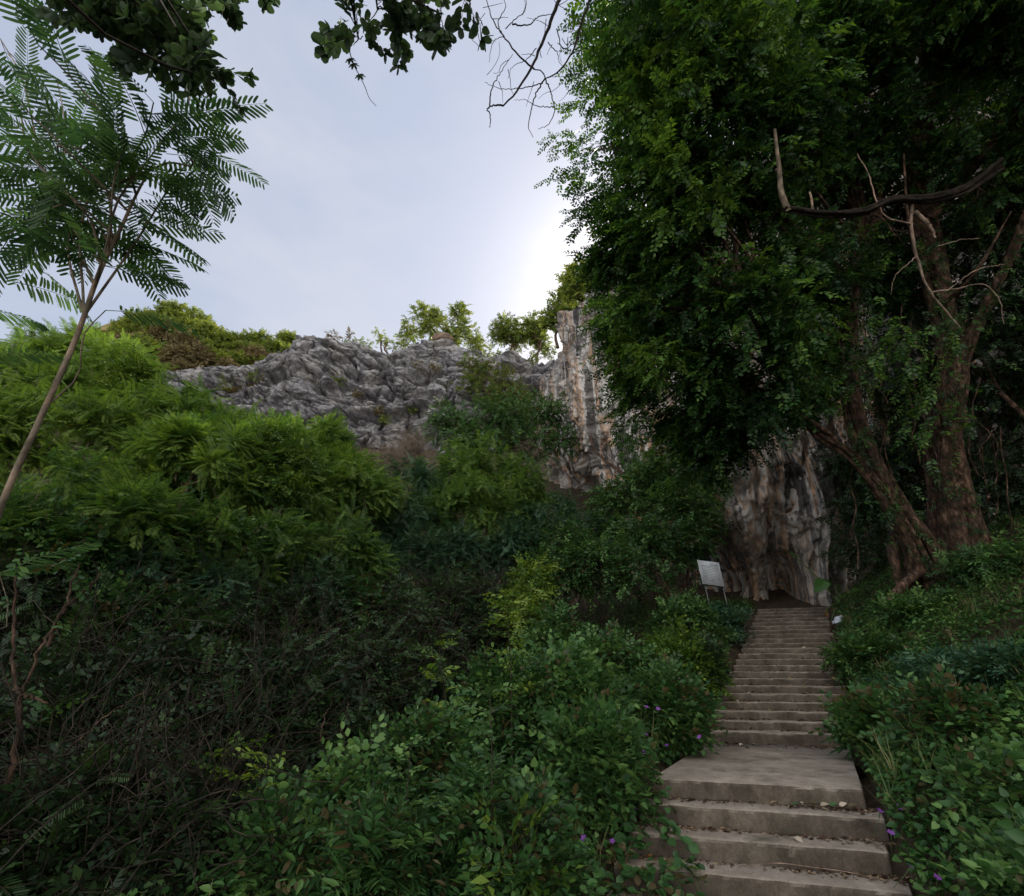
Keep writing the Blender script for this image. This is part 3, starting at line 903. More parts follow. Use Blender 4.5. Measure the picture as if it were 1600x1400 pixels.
def plant(name, label, cat, lobes, tpl, n, mats, group=None, scale=(.8, 1.2), trunk_r=.06, base=None, stems=1, clump=.15, cf=.9, shell=.45,
          out=.8, rand=.5, down=.15, base_rnd=.5, uphalf=.3, seed=0, trunk_mat='bark', spread=.25, twigs=True, trunk_name='trunk', crown_name='crown', var=.2, flat=.9, extra=None, leaders=0):
    rng = np.random.default_rng(1000 + seed)
    cs = np.array([l[0] for l in lobes])
    if base is None:
        low = cs[:, 2].argmin()
        bx, by = cs[:, :2].mean(0)
        base = A3(bx, by, float(hz(bx, by)))
    root = thing(name, label, cat, base, group)
    tb = MB()
    tops = []
    for k in range(stems):
        b = base + A3(*(rng.normal(0, spread * .6, 2) if stems > 1 else (0, 0)), -.15)
        tgt = cs[rng.integers(len(cs))] if stems > 1 else A3(cs[:, 0].mean(), cs[:, 1].mean(), cs[:, 2].min() * .6 + cs[:, 2].mean() * .4)
        fork = b + (tgt - b) * (.55 if stems == 1 else .85)
        pts = limb(tb, b, fork, trunk_r, trunk_r * .55, rng, .03, 10, 0, 8)
        tops.append(pts)
    for i, (c, rr) in enumerate(lobes):
        src = tops[rng.integers(len(tops))]
        a = src[rng.integers(len(src) // 2, len(src))]
        pts = limb(tb, a, c, trunk_r * .45, trunk_r * .18, rng, .08, 8, 0, 5)
        if twigs:
            for _ in range(6):
                d = nrm(rng.normal(size=3)); 
                limb(tb, pts[rng.integers(3, 8)], c + d * rr * .75, trunk_r * .15 + .003, .003, rng, .0, 6, 0, 3)
    cb = MB()
    p, d = lobe_points(lobes, n, rng, shell, clump, cf, seed, uphalf)
    sc = rng.uniform(scale[0], scale[1], n)
    stamp(cb, TP[tpl], p, spray_rot(d, rng, out, rand, down, flat), sc, rng, base_rnd, var)
    if leaders:
        # upright leading shoots that stand out of the mound, each with a few fronds
        for _ in range(leaders * len(lobes) // 2):
            c, rr = lobes[rng.integers(len(lobes))]
            a = c + A3(rng.normal(0, .35), rng.normal(0, .35), -.2) * rr
            e = a + A3(rng.normal(0, .25), rng.normal(0, .25), rng.uniform(1.0, 1.5)) * rr
            q = limb(tb, a, e, .014, .004, rng, .02, 9, 0, 4)
            m_ = 9
            kk = rng.integers(2, 9, m_); an = rng.uniform(0, 2 * pi, m_)
            stamp(cb, TP[tpl], q[kk], rotm(nrm(np.stack([np.cos(an), np.sin(an), rng.uniform(-.1, .7, m_)], -1)), A3(0, 0, 1) + rng.normal(0, .2, (m_, 3))), rng.uniform(.6, 1.2, m_), rng, min(1, base_rnd + .1), .2)
    tb.build(trunk_name, M[trunk_mat], root, smooth=True, origin=base)
    if extra: extra(cb, rng)
    cb.build(crown_name, [M[mats], M['twig'] if tpl not in ('sapling', 'feather', 'bigfeather', 'heart') else M['greenstem']], root, origin=base)
    return root

# ------------------------------------------------------------------ big tree on the right bank
def big_tree():
    rng = np.random.default_rng(42)
    base = PZ(1480, 880, 12.0)
    base[2] = float(hz(base[0], base[1])) + .1
    root = thing('fig_tree', 'huge spreading tree with two gnarled reddish trunks on the bank beside the stairs', 'tree', base)
    def path(L): return np.array([PZ(u, v, z) for u, v, z in L])
    def trunk(name, L, r0, r1, n=140, sides=24, bump=.36, seed=0, flare=.7, mat='bark', bf=1.6, parent=root, strands=0):
        pts = spline(path(L), n)
        t = np.linspace(0, 1, n)
        rad = r0 + (r1 - r0) * t ** .8 + r0 * flare * np.exp(-t * 14)
        mb = MB()
        if not strands:
            tube(mb, pts, rad, sides, 0, .5, bump, bf, seed)
        else:
            # a fused bundle of stems that wind round one another
            r2 = np.random.default_rng(seed + 60)
            tube(mb, pts, rad * .62, sides, 0, .5, bump, bf, seed)
            tg = nrm(np.gradient(pts, axis=0))
            a_ = nrm(np.cross(tg, A3(.2, 1, .1))); b_ = np.cross(tg, a_)
            for k in range(strands):
                ph = 2 * pi * k / strands + r2.uniform(-.4, .4) + r2.uniform(-1.4, 1.4) * t + .5 * np.sin(t * r2.uniform(5, 11) + k)
                off = rad * (.62 + .14 * np.sin(t * r2.uniform(6, 14) + k * 2)) * (1 + .5 * np.exp(-t * 16))
                q = pts + a_ * (np.cos(ph) * off)[:, None] + b_ * (np.sin(ph) * off)[:, None]
                rs_ = rad * r2.uniform(.3, .46) * (1 + .3 * pn(np.stack([t * 14, 0 * t + k, 0 * t + seed], -1)))
                tube(mb, q, rs_, 14, 0, .5, bump * .8, bf * 1.5, seed + k)
        return mb.build(name, M[mat], parent, smooth=True, origin=base), pts
    g = 12.0
    trunk('trunk', [(1460, 930, g), (1440, 865, g), (1395, 790, g), (1345, 690, g + .1), (1325, 600, g + .3), (1328, 480, g + .5), (1345, 370, g + .5), (1325, 240, g + .5), (1308, 120, g + .5), (1300, -60, g)], .32, .09, seed=1, flare=.7, strands=6)
    trunk('trunk', [(1440, 900, g - .1), (1415, 830, g - .2), (1370, 760, g - .2), (1320, 705, g - .2), (1283, 683, g - .1), (1250, 640, g), (1210, 560, g - .5), (1160, 470, g - 1), (1090, 380, g - 1.3)], .2, .045, seed=2, flare=.4, strands=4)
    trunk('trunk', [(1510, 930, g), (1500, 860, g), (1487, 760, g), (1478, 690, g), (1492, 575, g), (1468, 450, g + .3), (1445, 330, g + .4), (1440, 200, g + .5), (1450, 100, g + .5), (1475, -80, g)], .46, .15, seed=3, flare=.6, bump=.45, strands=8)
    trunk('limb', [(1490, 590, g), (1520, 520, g - .1), (1565, 430, g - .3), (1600, 350, g - .5), (1650, 230, g - 1)], .2, .09, 60, 16, seed=4, flare=0, strands=3)
    trunk('limb', [(1446, 340, g + .3), (1490, 290, g), (1545, 225, g - .5), (1610, 140, g - 1), (1700, 20, g - 1.5)], .2, .1, 40, 14, seed=5, flare=0)
    trunk('limb', [(1330, 470, g + .4), (1290, 400, g), (1210, 330, g - .5), (1120, 250, g - 1), (1020, 170, g - 1)], .12, .03, 40, 10, seed=6, flare=0)
    trunk('limb', [(1345, 385, g + .4), (1370, 340, g + .4), (1362, 250, g + .4), (1340, 180, g + .5)], .13, .07, 24, 10, seed=9, flare=0)
    trunk('limb', [(1290, 405, g - .1), (1240, 370, g - .4), (1165, 310, g - .7)], .07, .03, 24, 8, seed=12, flare=0)
    # boughs that fan out to the left through the crown
    for k, (L, r) in enumerate([([(1330, 560, g + .2), (1290, 520, g - .3), (1230, 470, g - .9), (1130, 350, g - 1.6)], .07), ([(1325, 600, g + .2), (1260, 590, g - .4), (1180, 560, g - .9), (1090, 520, g - 1.3)], .06), ([(1345, 380, g + .3), (1290, 320, g - .4), (1230, 230, g - 1.2), (1170, 150, g - 1.6)], .06), ([(1300, 680, g - .2), (1230, 640, g - .5), (1160, 630, g - .4), (1080, 660, g)], .05),
                             ([(1445, 250, g + .3), (1400, 180, g - .4), (1370, 90, g - 1), (1330, 0, g - 1.4)], .07), ([(1460, 430, g + .2), (1430, 400, g - .6), (1418, 330, g - 1), (1412, 240, g - 1.3)], .05), ([(1480, 690, g), (1465, 640, g - .5), (1440, 610, g - .9)], .04), ([(1470, 480, g), (1520, 430, g - .8), (1580, 330, g - 1.3)], .05), ([(1445, 200, g + .3), (1475, 120, g - .3), (1462, 40, g - .8), (1455, -30, g - 1)], .06)]):
        trunk('limb', L, r, r * .35, 40, 10, seed=30 + k, flare=0)
    # thin hanging roots and creepers on the trunks
    mb = MB()
    for k in range(34):
        u0 = rng.uniform(1290, 1560); v0 = rng.uniform(420, 700); z0 = g + rng.uniform(-.7, .3)
        l_ = rng.uniform(60, 260)
        q = np.array([PZ(u0 + rng.normal(0, 6) + (v - v0) * .12, v, z0) for v in np.linspace(v0, min(v0 + l_, 900), 7)])
        tube(mb, spline(q, 16), rng.uniform(.006, .018), 5)
    mb.build('hanging_root', M['bark'], root, smooth=True, origin=base)
    # surface roots and a buttress on the bank
    for k, L in enumerate([[(1500, 880, g - .2), (1530, 900, g - .7), (1570, 925, g - 1.2)], [(1440, 890, g - .2), (1410, 915, g - .5), (1385, 940, g - .8)], [(1395, 850, g + .2), (1400, 890, g), (1410, 930, g - .2)]]):
        trunk('root', L, .16, .05, 20, 10, seed=20 + k, flare=0)
    # dark dead limb with an upright stub
    trunk('dead_limb', [(1560, 260, 10.5), (1500, 300, 10.2), (1440, 312, 10), (1395, 312, 9.8), (1345, 332, 9.6), (1290, 334, 9.5), (1225, 326, 9.5)], .11, .06, 70, 16, seed=7, flare=0, mat='darkwood', bump=.5, bf=5, strands=4)
    trunk('dead_stub', [(1232, 330, 9.5), (1222, 305, 9.5), (1217, 260, 9.5), (1210, 202, 9.5)], .07, .025, 20, 8, seed=8, flare=0, mat='graybark')
    trunk('dead_stub', [(1270, 328, 9.5), (1268, 312, 9.5), (1265, 300, 9.5)], .03, .015, 8, 6, seed=8, flare=0, mat='palewood')
    # dead pale twigs that hang from it
    mb = MB()
    for L, r in (([(1425, 318, 10), (1424, 352, 10), (1432, 400, 10), (1450, 450, 10), (1478, 487, 10), (1500, 512, 10)], .035),
                 ([(1428, 330, 10), (1452, 352, 10), (1462, 372, 10)], .05),
                 ([(1458, 456, 10), (1490, 452, 10), (1540, 445, 9.9), (1562, 472, 9.9), (1568, 505, 9.9)], .016),
                 ([(1465, 385, 10), (1500, 375, 9.9), (1530, 372, 9.8)], .012), ([(1480, 455, 10), (1520, 425, 9.8), (1572, 412, 9.8)], .013),
                 ([(1432, 400, 10), (1395, 440, 10), (1392, 460, 10)], .01), ([(1425, 350, 10), (1380, 335, 9.7), (1352, 262, 9.7), (1340, 240, 9.7)], .02)):
        p = spline(path(L), 22) + .006 * rng.normal(size=(22, 3))
        tube(mb, p, np.linspace(r, r * .4, 22), 6)
    mb.build('hanging_twigs', M['palewood'], root, smooth=True, origin=base)
    L = [(1030, 60, 11, 100), (1110, 50, 10, 130), (1250, 40, 12.5, 110), (1380, 30, 13.8, 90), (1540, 40, 13.8, 90), (1610, 140, 13.6, 80),
         (1010, 130, 11.5, 55), (1030, 200, 12, 72), (1085, 180, 10.5, 110), (1200, 170, 11.5, 110), (1340, 150, 13.8, 80), (1510, 130, 13.8, 75),
         (975, 235, 12, 32), (1015, 300, 12, 64), (1065, 300, 11, 100), (1165, 290, 11.5, 100), (1275, 280, 13.2, 90), (1420, 220, 13.5, 80), (1580, 260, 13.5, 60),
         (985, 385, 12.5, 50), (1050, 400, 11.5, 90), (1150, 400, 11, 95), (1250, 400, 12, 85), (1380, 420, 14, 55),
         (1010, 470, 12.5, 50), (1080, 490, 11.5, 85), (1180, 500, 11, 90), (1275, 510, 12.6, 60),
         (1020, 555, 12.5, 42), (1090, 580, 12, 75), (1180, 600, 11.5, 80), (1255, 590, 12.6, 55),
         (1060, 640, 12.8, 50), (1120, 670, 12.8, 62), (1190, 640, 12.3, 45), (1100, 725, 13.2, 40), (1140, 700, 12.8, 36),
         (935, 50, 11.5, 22), (972, 335, 12.3, 30), (955, 420, 12.6, 34), (975, 470, 12.6, 36), (985, 530, 12.8, 42), (1000, 590, 13, 40), (1015, 640, 13, 36), (1050, 700, 13.2, 34), (1240, 610, 12.4, 42), (1130, 560, 12.2, 60), (1170, 600, 12.6, 55), (1060, 530, 12.6, 50), (1230, 550, 12.4, 55), (1080, 640, 13, 45), (1030, 600, 13, 40), (1150, 660, 12.9, 42), (1280, 440, 13, 70), (1540, 330, 13.8, 50), (1230, 180, 10.5, 60), (1390, 80, 11.2, 55), (1530, 70, 11.2, 60), (1385, 190, 11.3, 40), (1500, 190, 11.2, 45), (1590, 200, 11, 45), (1450, 20, 11, 60), (1340, 250, 11.6, 40), (1400, 370, 11.4, 32), (1540, 300, 11.3, 35), (1320, 30, 10.8, 70),  (925, 235, 12, 14), (945, 300, 12.3, 14),
         (1700, 50, 10, 130), (1740, 300, 12, 100), (1560, -120, 10, 140), (1420, -90, 12, 90), (1680, -120, 9, 150), (1300, -80, 12.5, 100), (1010, -90, 11.5, 100), (1500, -80, 13, 100), (1150, -90, 11, 100)]
    lobes = lobesZ(L)
    cb = MB(); n = 25500
    p, d = lobe_points(lobes, n, rng, .3, .38, .8, 5)
    stamp(cb, TP['fig'], p, spray_rot(d + A3(-.75, 0, -.35), rng, .6, .45, .2, 1.0), rng.uniform(.6, 1.2, n), rng, .4 + .35 * pn(p, .55, 8), .2)
    # sunlit look of the outer leaves, put in as yellow green colour
    yl = lobesZ([(1140, 75, 9.4, 42), (1105, 120, 9.4, 40), (1065, 175, 9.6, 36), (1050, 250, 9.8, 34), (1085, 40, 9.5, 36), (1160, 30, 9.3, 40), (1115, 190, 9.5, 34), (1010, 120, 10.4, 30), (1045, 330, 10.2, 26), (960, 480, 11.6, 30), (990, 540, 12, 30), (1040, 560, 11.2, 34), (1110, 300, 9.8, 26)])
    p3, d3 = lobe_points(yl, 620, rng, .2, .3, 1.2, 6)
    stamp(cb, TP['fig'], p3, spray_rot(d3 + A3(-.5, 0, -.35), rng, .6, .45, .2, 1.0), rng.uniform(.6, 1.1, len(p3)), rng, .92, .12)
    # wispy twigs that break the outline against the sky
    ws = []
    for u, v, z, du, dv in ((940, 60, 11.8, -36, 20), (945, 120, 11.8, -35, 35), (940, 200, 12, -30, 30), (930, 235, 12, -50, -12), (925, 250, 12, -42, 22), (940, 265, 12, -40, 15), (950, 300, 12.3, -30, -5), (940, 345, 12.5, -30, -8), (950, 330, 12.3, -38, 10), (945, 395, 12.6, -32, 10), (955, 430, 12.6, -22, 22), (960, 500, 12.8, -34, 12), (975, 560, 12.8, -36, 10), (985, 620, 13, -28, 18), (940, 20, 11.6, -26, 20), (925, 90, 11.8, -18, 20), (1000, 650, 13, -30, 25), (1060, 730, 13.2, -20, 22), (960, 160, 12, -55, 10)):
        a_, b_ = PZ(u, v, z), PZ(u + du, v + dv, z + .3)
        m_ = 16; t_ = rng.random(m_)[:, None] ** .8
        ws.append(np.concatenate([a_ + (b_ - a_) * t_ * 1.15 + rng.normal(0, .16, (m_, 3)), np.repeat(nrm(b_ - a_)[None], m_, 0) + rng.normal(0, .5, (m_, 3))], 1))
    ws = np.concatenate(ws)
    stamp(cb, TP['fig'], ws[:, :3], rotm(nrm(ws[:, 3:]), A3(0, 0, 1) + rng.normal(0, .3, (len(ws), 3))), rng.uniform(.5, .9, len(ws)), rng, .4, .2)
    # drooping sprays in front of the trunks
    dr = []
    for u, v, z, m in ((1400, 530, 10.6, 26), (1380, 560, 10.6, 20), (1345, 600, 10.8, 16), (1430, 600, 10.6, 22), (1445, 650, 10.6, 18), (1450, 690, 10.6, 10), (1470, 535, 10.4, 20), (1390, 500, 10.6, 18)):
        c = PZ(u, v, z)
        dr.append(c + rng.normal(0, .24, (m, 3)))
    p2 = np.concatenate(dr); d2 = rng.normal(0, .5, (len(p2), 3)) + A3(-.4, 0, -.6)
    stamp(cb, TP['small'], p2, rotm(nrm(d2), A3(0, -.3, 1) + rng.normal(0, .3, d2.shape)), rng.uniform(.8, 1.2, len(p2)), rng, .6, .15)
    cr = []
    for u, v, m in ((1340, 690, 40), (1390, 780, 30), (1330, 560, 50), (1340, 420, 60), (1320, 250, 60), (1480, 620, 50), (1475, 500, 60), (1455, 400, 40), (1445, 260, 60), (1490, 760, 30), (1500, 850, 30), (1430, 850, 30), (1540, 480, 40), (1580, 400, 40)):
        cr.append(PZ(u, v, 11.55) + rng.normal(0, .26, (m, 3)) * A3(1, .6, 1.5))
    cr = np.concatenate(cr); d4 = rng.normal(0, .6, cr.shape) + A3(0, -.4, -.5)
    stamp(cb, TP['small'], cr, rotm(nrm(d4), A3(0, -1, .8) + rng.normal(0, .4, d4.shape)), rng.uniform(.5, 1.0, len(cr)), rng, .3, .15)
    cb.build('crown', [M['fig'], M['twig']], root, origin=base)
    tb = MB()
    hub = [PZ(1320, 300, 12.4), PZ(1445, 300, 12.4), PZ(1330, 560, 12.3), PZ(1310, 120, 12.4), PZ(1450, 100, 12.4), PZ(1250, 640, 12), PZ(1160, 470, 11)]
    for c, rr in lobes:
        h = min(hub, key=lambda q: np.linalg.norm(q - c))
        pts = limb(tb, h, c, .06, .02, rng, .05, 9, 0, 6)
        for _ in range(7):
            limb(tb, pts[rng.integers(4, 9)], c + nrm(rng.normal(size=3)) * rr * .85, .015, .004, rng, 0, 6, 0, 4)
    tb.build('branch', M['bark'], root, smooth=True, origin=base)
    # leafless branch hanging into the open sky
    mb = MB()
    def br(L, r, Z=8.0, n=26):
        p = spline(np.array([PZ(u, v, Z + dz) for u, v, dz in L]), n)
        p[2:] += .006 * rng.normal(size=(n - 2, 3))
        tube(mb, p, np.linspace(r, r * .35, n), 6)
        return p
    main = br([(900, -60, 0), (873, 0, 0), (850, 60, 0), (828, 110, 0), (805, 145, 0), (787, 165, 0)], .035)
    br([(787, 165, 0), (770, 165, 0), (762, 170, 0), (766, 180, .05), (765, 200, .05)], .016)
    br([(765, 165, 0), (768, 140, 0), (785, 110, .1), (801, 85, .1)], .011)
    br([(935, -40, .2), (907, 40, .2), (890, 90, .2), (868, 115, .2), (852, 122, .2), (848, 112, .2), (835, 108, .2)], .024)
    br([(852, 122, .2), (838, 145, .2), (830, 170, .2), (826, 200, .2), (833, 215, .2)], .013)
    br([(852, 122, .2), (862, 150, .2), (866, 175, .2), (856, 195, .2), (840, 201, .2)], .012)
    br([(848, 130, .2), (810, 138, .1), (780, 138, .1), (757, 129, .1)], .010)
    br([(864, 166, .2), (840, 166, .2), (820, 156, .2), (804, 156, .2)], .008)
    br([(835, 108, .2), (815, 92, .1), (790, 60, 0), (772, 35, 0), (757, -10, 0)], .015)
    br([(795, 66, 0), (782, 58, .1), (772, 64, .1), (766, 85, .1), (764, 98, .1)], .008)
    br([(788, 58, 0), (778, 35, .1), (790, 10, .1), (780, -20, .1)], .010)
    br([(800, 38, .2), (830, 37, .2), (838, 28, .2), (862, 22, .2)], .014)
    br([(790, 45, .1), (805, 30, .1), (818, 20, .1), (822, -15, .1)], .009)
    br([(735, -20, .2), (735, 25, .2), (745, 50, .2), (749, 72, .2), (740, 64, .2), (737, 61, .2)], .010)
    br([(746, 20, .1), (756, 45, .1), (765, 62, .1), (775, 64, .1)], .008)
    br([(870, 45, .3), (880, 75, .3), (905, 60, .3), (915, 20, .3)], .010)
    br([(905, 115, .3), (890, 118, .3), (862, 120, .3)], .009)
    br([(905, 30, .1), (908, 70, .1), (908, 110, .1), (906, 140, .1)], .009)
    br([(838, 75, .2), (820, 95, .2), (800, 105, .2), (794, 122, .2)], .008)
    br([(856, 66, .1), (870, 82, .1), (876, 100, .1), (893, 112, .1)], .008)
    br([(822, 200, .2), (880, 206, .2), (905, 205, .2)], .004) if False else None
    for k in range(26):
        a = PZ(*(rng.uniform([745, -10], [905, 150])), 8.1)
        d = nrm(rng.normal(size=3) + A3(0, 0, -.5)) * rng.uniform(.2, .55)
        limb(mb, a, a + d, .006, .003, rng, 0, 6, 0, 4)
    o = mb.build('bare_branch', M['darkwood'], root, smooth=True, origin=base)
    # loose leaf tufts on the left outline
    return root
big_tree()

# ------------------------------------------------------------------ leaning sapling on the left, feathery leaves
def sapling():
    rng = np.random.default_rng(5)
    g = A3(-4.35, 3.9, float(hz(-4.35, 3.9)))
    root = thing('sapling', 'slim leaning tree with feathery leaves against the sky beside the thicket', 'tree', g)
    tr = [g - A3(0, 0, .2), P(-40, 930, 4.0), P(0, 795, 4.0), P(60, 660, 4.0), P(118, 530, 4.0), P(160, 415, 4.0), P(185, 365, 4.0), P(215, 300, 4.0), P(240, 255, 4.0)]
    pts = spline(tr, 60)
    mb = MB(); tube(mb, pts, np.interp(np.linspace(0, 1, 60), [0, .8, 1], [.03, .021, .009]), 12, 0, .5, .08, 6, 3)
    mb.build('trunk', M['graybark'], root, smooth=True, origin=g)
    bb = MB(); cb = MB(); P0, D0 = [], []
    tip = pts[-1]
    ends = [(330, 215), (285, 180), (200, 215), (140, 240), (80, 210), (20, 150), (40, 330), (120, 300), (300, 250), (240, 160), (-40, 260), (-20, 400), (60, 70), (150, 170), (-80, 120), (0, 60), (90, 130)]
    for i, (u, v) in enumerate(ends):
        Z = Zd(tip) + rng.uniform(-.8, .8)
        e = PZ(u, v, Z)
        a = pts[rng.integers(42, 60)]
        q = limb(bb, a, e, .014, .006, rng, .05, 10, 0, 5)
        for _ in range(7):
            k = rng.integers(3, 10)
            P0.append(q[k]); D0.append(nrm(q[-1] - q[0]) * .7 + rng.normal(0, .6, 3) + A3(.05, 0, -.05))
    # crown low around the top of the trunk
    for _ in range(24):
        k = rng.integers(47, 60); P0.append(pts[k]); a = rng.uniform(0, 2 * pi); D0.append(A3(cos(a), sin(a), rng.uniform(-.2, .5)))
    # the clear fronds on the right outline
    for (u, v), (u2, v2) in (((260, 240), (418, 262)), ((250, 290), (412, 300)), ((230, 320), (358, 380)), ((225, 300), (330, 350)), ((280, 190), (395, 150)), ((270, 215), (400, 220)), ((220, 350), (290, 385)),
                             ((170, 270), (60, 300)), ((120, 330), (20, 420)), ((60, 420), (140, 480)), ((20, 440), (110, 470)), ((150, 360), (80, 390)), ((30, 350), (110, 400)), ((0, 260), (95, 280))):
        Z = Zd(tip) + rng.uniform(-.5, .5)
        a, b = PZ(u, v, Z), PZ(u2, v2, Z)
        P0.append(a); D0.append(b - a + A3(0, 0, .1))
    P0 = np.array(P0); D0 = np.array(D0)
    up = A3(0, 0, 1) + rng.normal(0, .3, D0.shape)
    stamp(cb, TP['sapling'], P0, rotm(nrm(D0), up), rng.uniform(.75, 1.25, len(P0)), rng, .5, .2)
    # a frond dropping in front of the hill and one at the frame edge
    X = [((165, 485), (262, 520)), ((0, 900), (48, 903)), ((-30, 905), (45, 912)), ((-60, 480), (60, 520)), ((-50, 560), (30, 575))]
    Q = np.array([PZ(*a, 5) for a, b in X]); D = np.array([PZ(*b, 5) - PZ(*a, 5) for a, b in X]) + A3(0, 0, .25)
    stamp(cb, TP['sapling'], Q, rotm(nrm(D), A3(0, 0, 1) + 0 * D), 1.0, rng, .6, .1)
    for k in range(len(X)):
        limb(bb, pts[34] if k == 0 else pts[12], Q[k], .008, .005, rng, .1, 8, 0, 4)
    bb.build('branch', M['graybark'], root, smooth=True, origin=g)
    cb.build('crown', [M['sapling'], M['greenstem']], root, origin=g)
sapling()

# ------------------------------------------------------------------ round-leaved tree that hangs over from above
def overhang():
    rng = np.random.default_rng(8)
    g = A3(-2.6, -2.8, 0.0); g[2] = float(hz(g[0], g[1]))
    root = thing('overhanging_tree', 'tree with thick rounded leaves whose branch ends hang down from the top of the sky', 'tree', g)
    mb = MB()
    top = g + A3(.5, .6, 5.6)
    tube(mb, spline([g - A3(0, 0, .2), g + A3(.1, .1, 2), g + A3(.2, .4, 4), top], 30), np.linspace(.2, .13, 30), 12, 0, .5, .15, 3, 2)
    mb.build('trunk', M['bark'], root, smooth=True, origin=g)
    L = [(140, 10, 4.6, 28), (195, 30, 4.6, 32), (240, 15, 4.6, 38), (290, 70, 4.5, 34), (325, 100, 4.4, 24), (265, 75, 4.6, 32), (300, 25, 4.5, 24), (345, 125, 4.4, 20), (180, -50, 4.8, 60), (280, -45, 4.8, 50), (380, -70, 4.8, 40),
         (555, 40, 4.4, 20), (590, 15, 4.4, 26), (620, 15, 4.4, 20), (660, 8, 4.4, 26), (690, 22, 4.4, 16), (640, -30, 4.5, 45), (720, -25, 4.5, 30), (560, 60, 4.4, 14)]
    lobes = lobesZ(L)
    bb, cb = MB(), MB()
    for c, rr in lobes:
        limb(bb, top + rng.normal(0, .15, 3), c, .03, .008, rng, .05, 12, 0, 5)
        for _ in range(4):
            limb(bb, c, c + nrm(rng.normal(size=3)) * rr * .9, .006, .003, rng, 0, 6, 0, 3)
    n = 270
    p, d = lobe_points(lobes, n, rng, .2, 0, 1, 2)
    stamp(cb, TP['rounddisc'], p, spray_rot(d, rng, .6, .5, .3, .6), rng.uniform(.5, .95, n), rng, .5, .25)
    # crown above and behind the photographer, out of the frame: it shades the near ground
    up_l = [(top + A3(x, y, z), A3(r, r, r * .6)) for x, y, z, r in ((-2.4, -.5, 1.5, 1.5), (.5, -1.2, 2.2, 1.5), (-.5, -3, 2, 1.6), (-3.6, -2, 1.8, 1.6))]
    for c, rr in up_l:
        limb(bb, top, c, .07, .03, rng, .05, 12, 0, 6)
    p, d = lobe_points(up_l, 700, rng, .2, 0, 1, 4)
    stamp(cb, TP['rounddisc'], p, spray_rot(d, rng, .6, .5, .2, .8), rng.uniform(.9, 1.4, 700), rng, .45, .2)
    # thin trailing twigs with a few leaf pairs
    for L, lv in (([(545, 75, 4.4), (552, 100, 4.4), (560, 115, 4.4), (570, 135, 4.4), (578, 155, 4.4), (588, 166, 4.4)], [(547, 92), (552, 100), (562, 117)]),
                  ([(692, 40, 4.4), (695, 55, 4.4), (697, 72, 4.4)], [(697, 74), (698, 60)]), ([(668, 40, 4.4), (664, 55, 4.4), (655, 62, 4.4), (638, 45, 4.4)], []), ([(672, 52, 4.4), (685, 62, 4.4), (697, 70, 4.4)], [(674, 55)]),
                  ([(355, -10, 4.4), (350, 10, 4.4), (345, 28, 4.4)], []), ([(365, -5, 4.4), (372, 8, 4.4), (366, 20, 4.4)], [])):
        q = spline(np.array([PZ(*a) for a in L]), 16)
        tube(bb, q, np.linspace(.005, .002, 16), 4)
        for u, v in lv:
            c = PZ(u, v, 4.4); m = 4
            dd = rng.normal(0, 1, (m, 3))
            t = T()
            for k in range(7):
                a = k * .9
                put_leaf(t, (0, 0, 0), (cos(a), .3, sin(a)), (.2, -1, .1), 'oval', .055, .024)
            stamp(cb, [t.done()], c[None], np.eye(3)[None], 1.0, rng, .3, .05)
    bb.build('branch', M['twig'], root, smooth=True, origin=g)
    cb.build('crown', [M['round'], M['twig']], root, origin=g)
overhang()

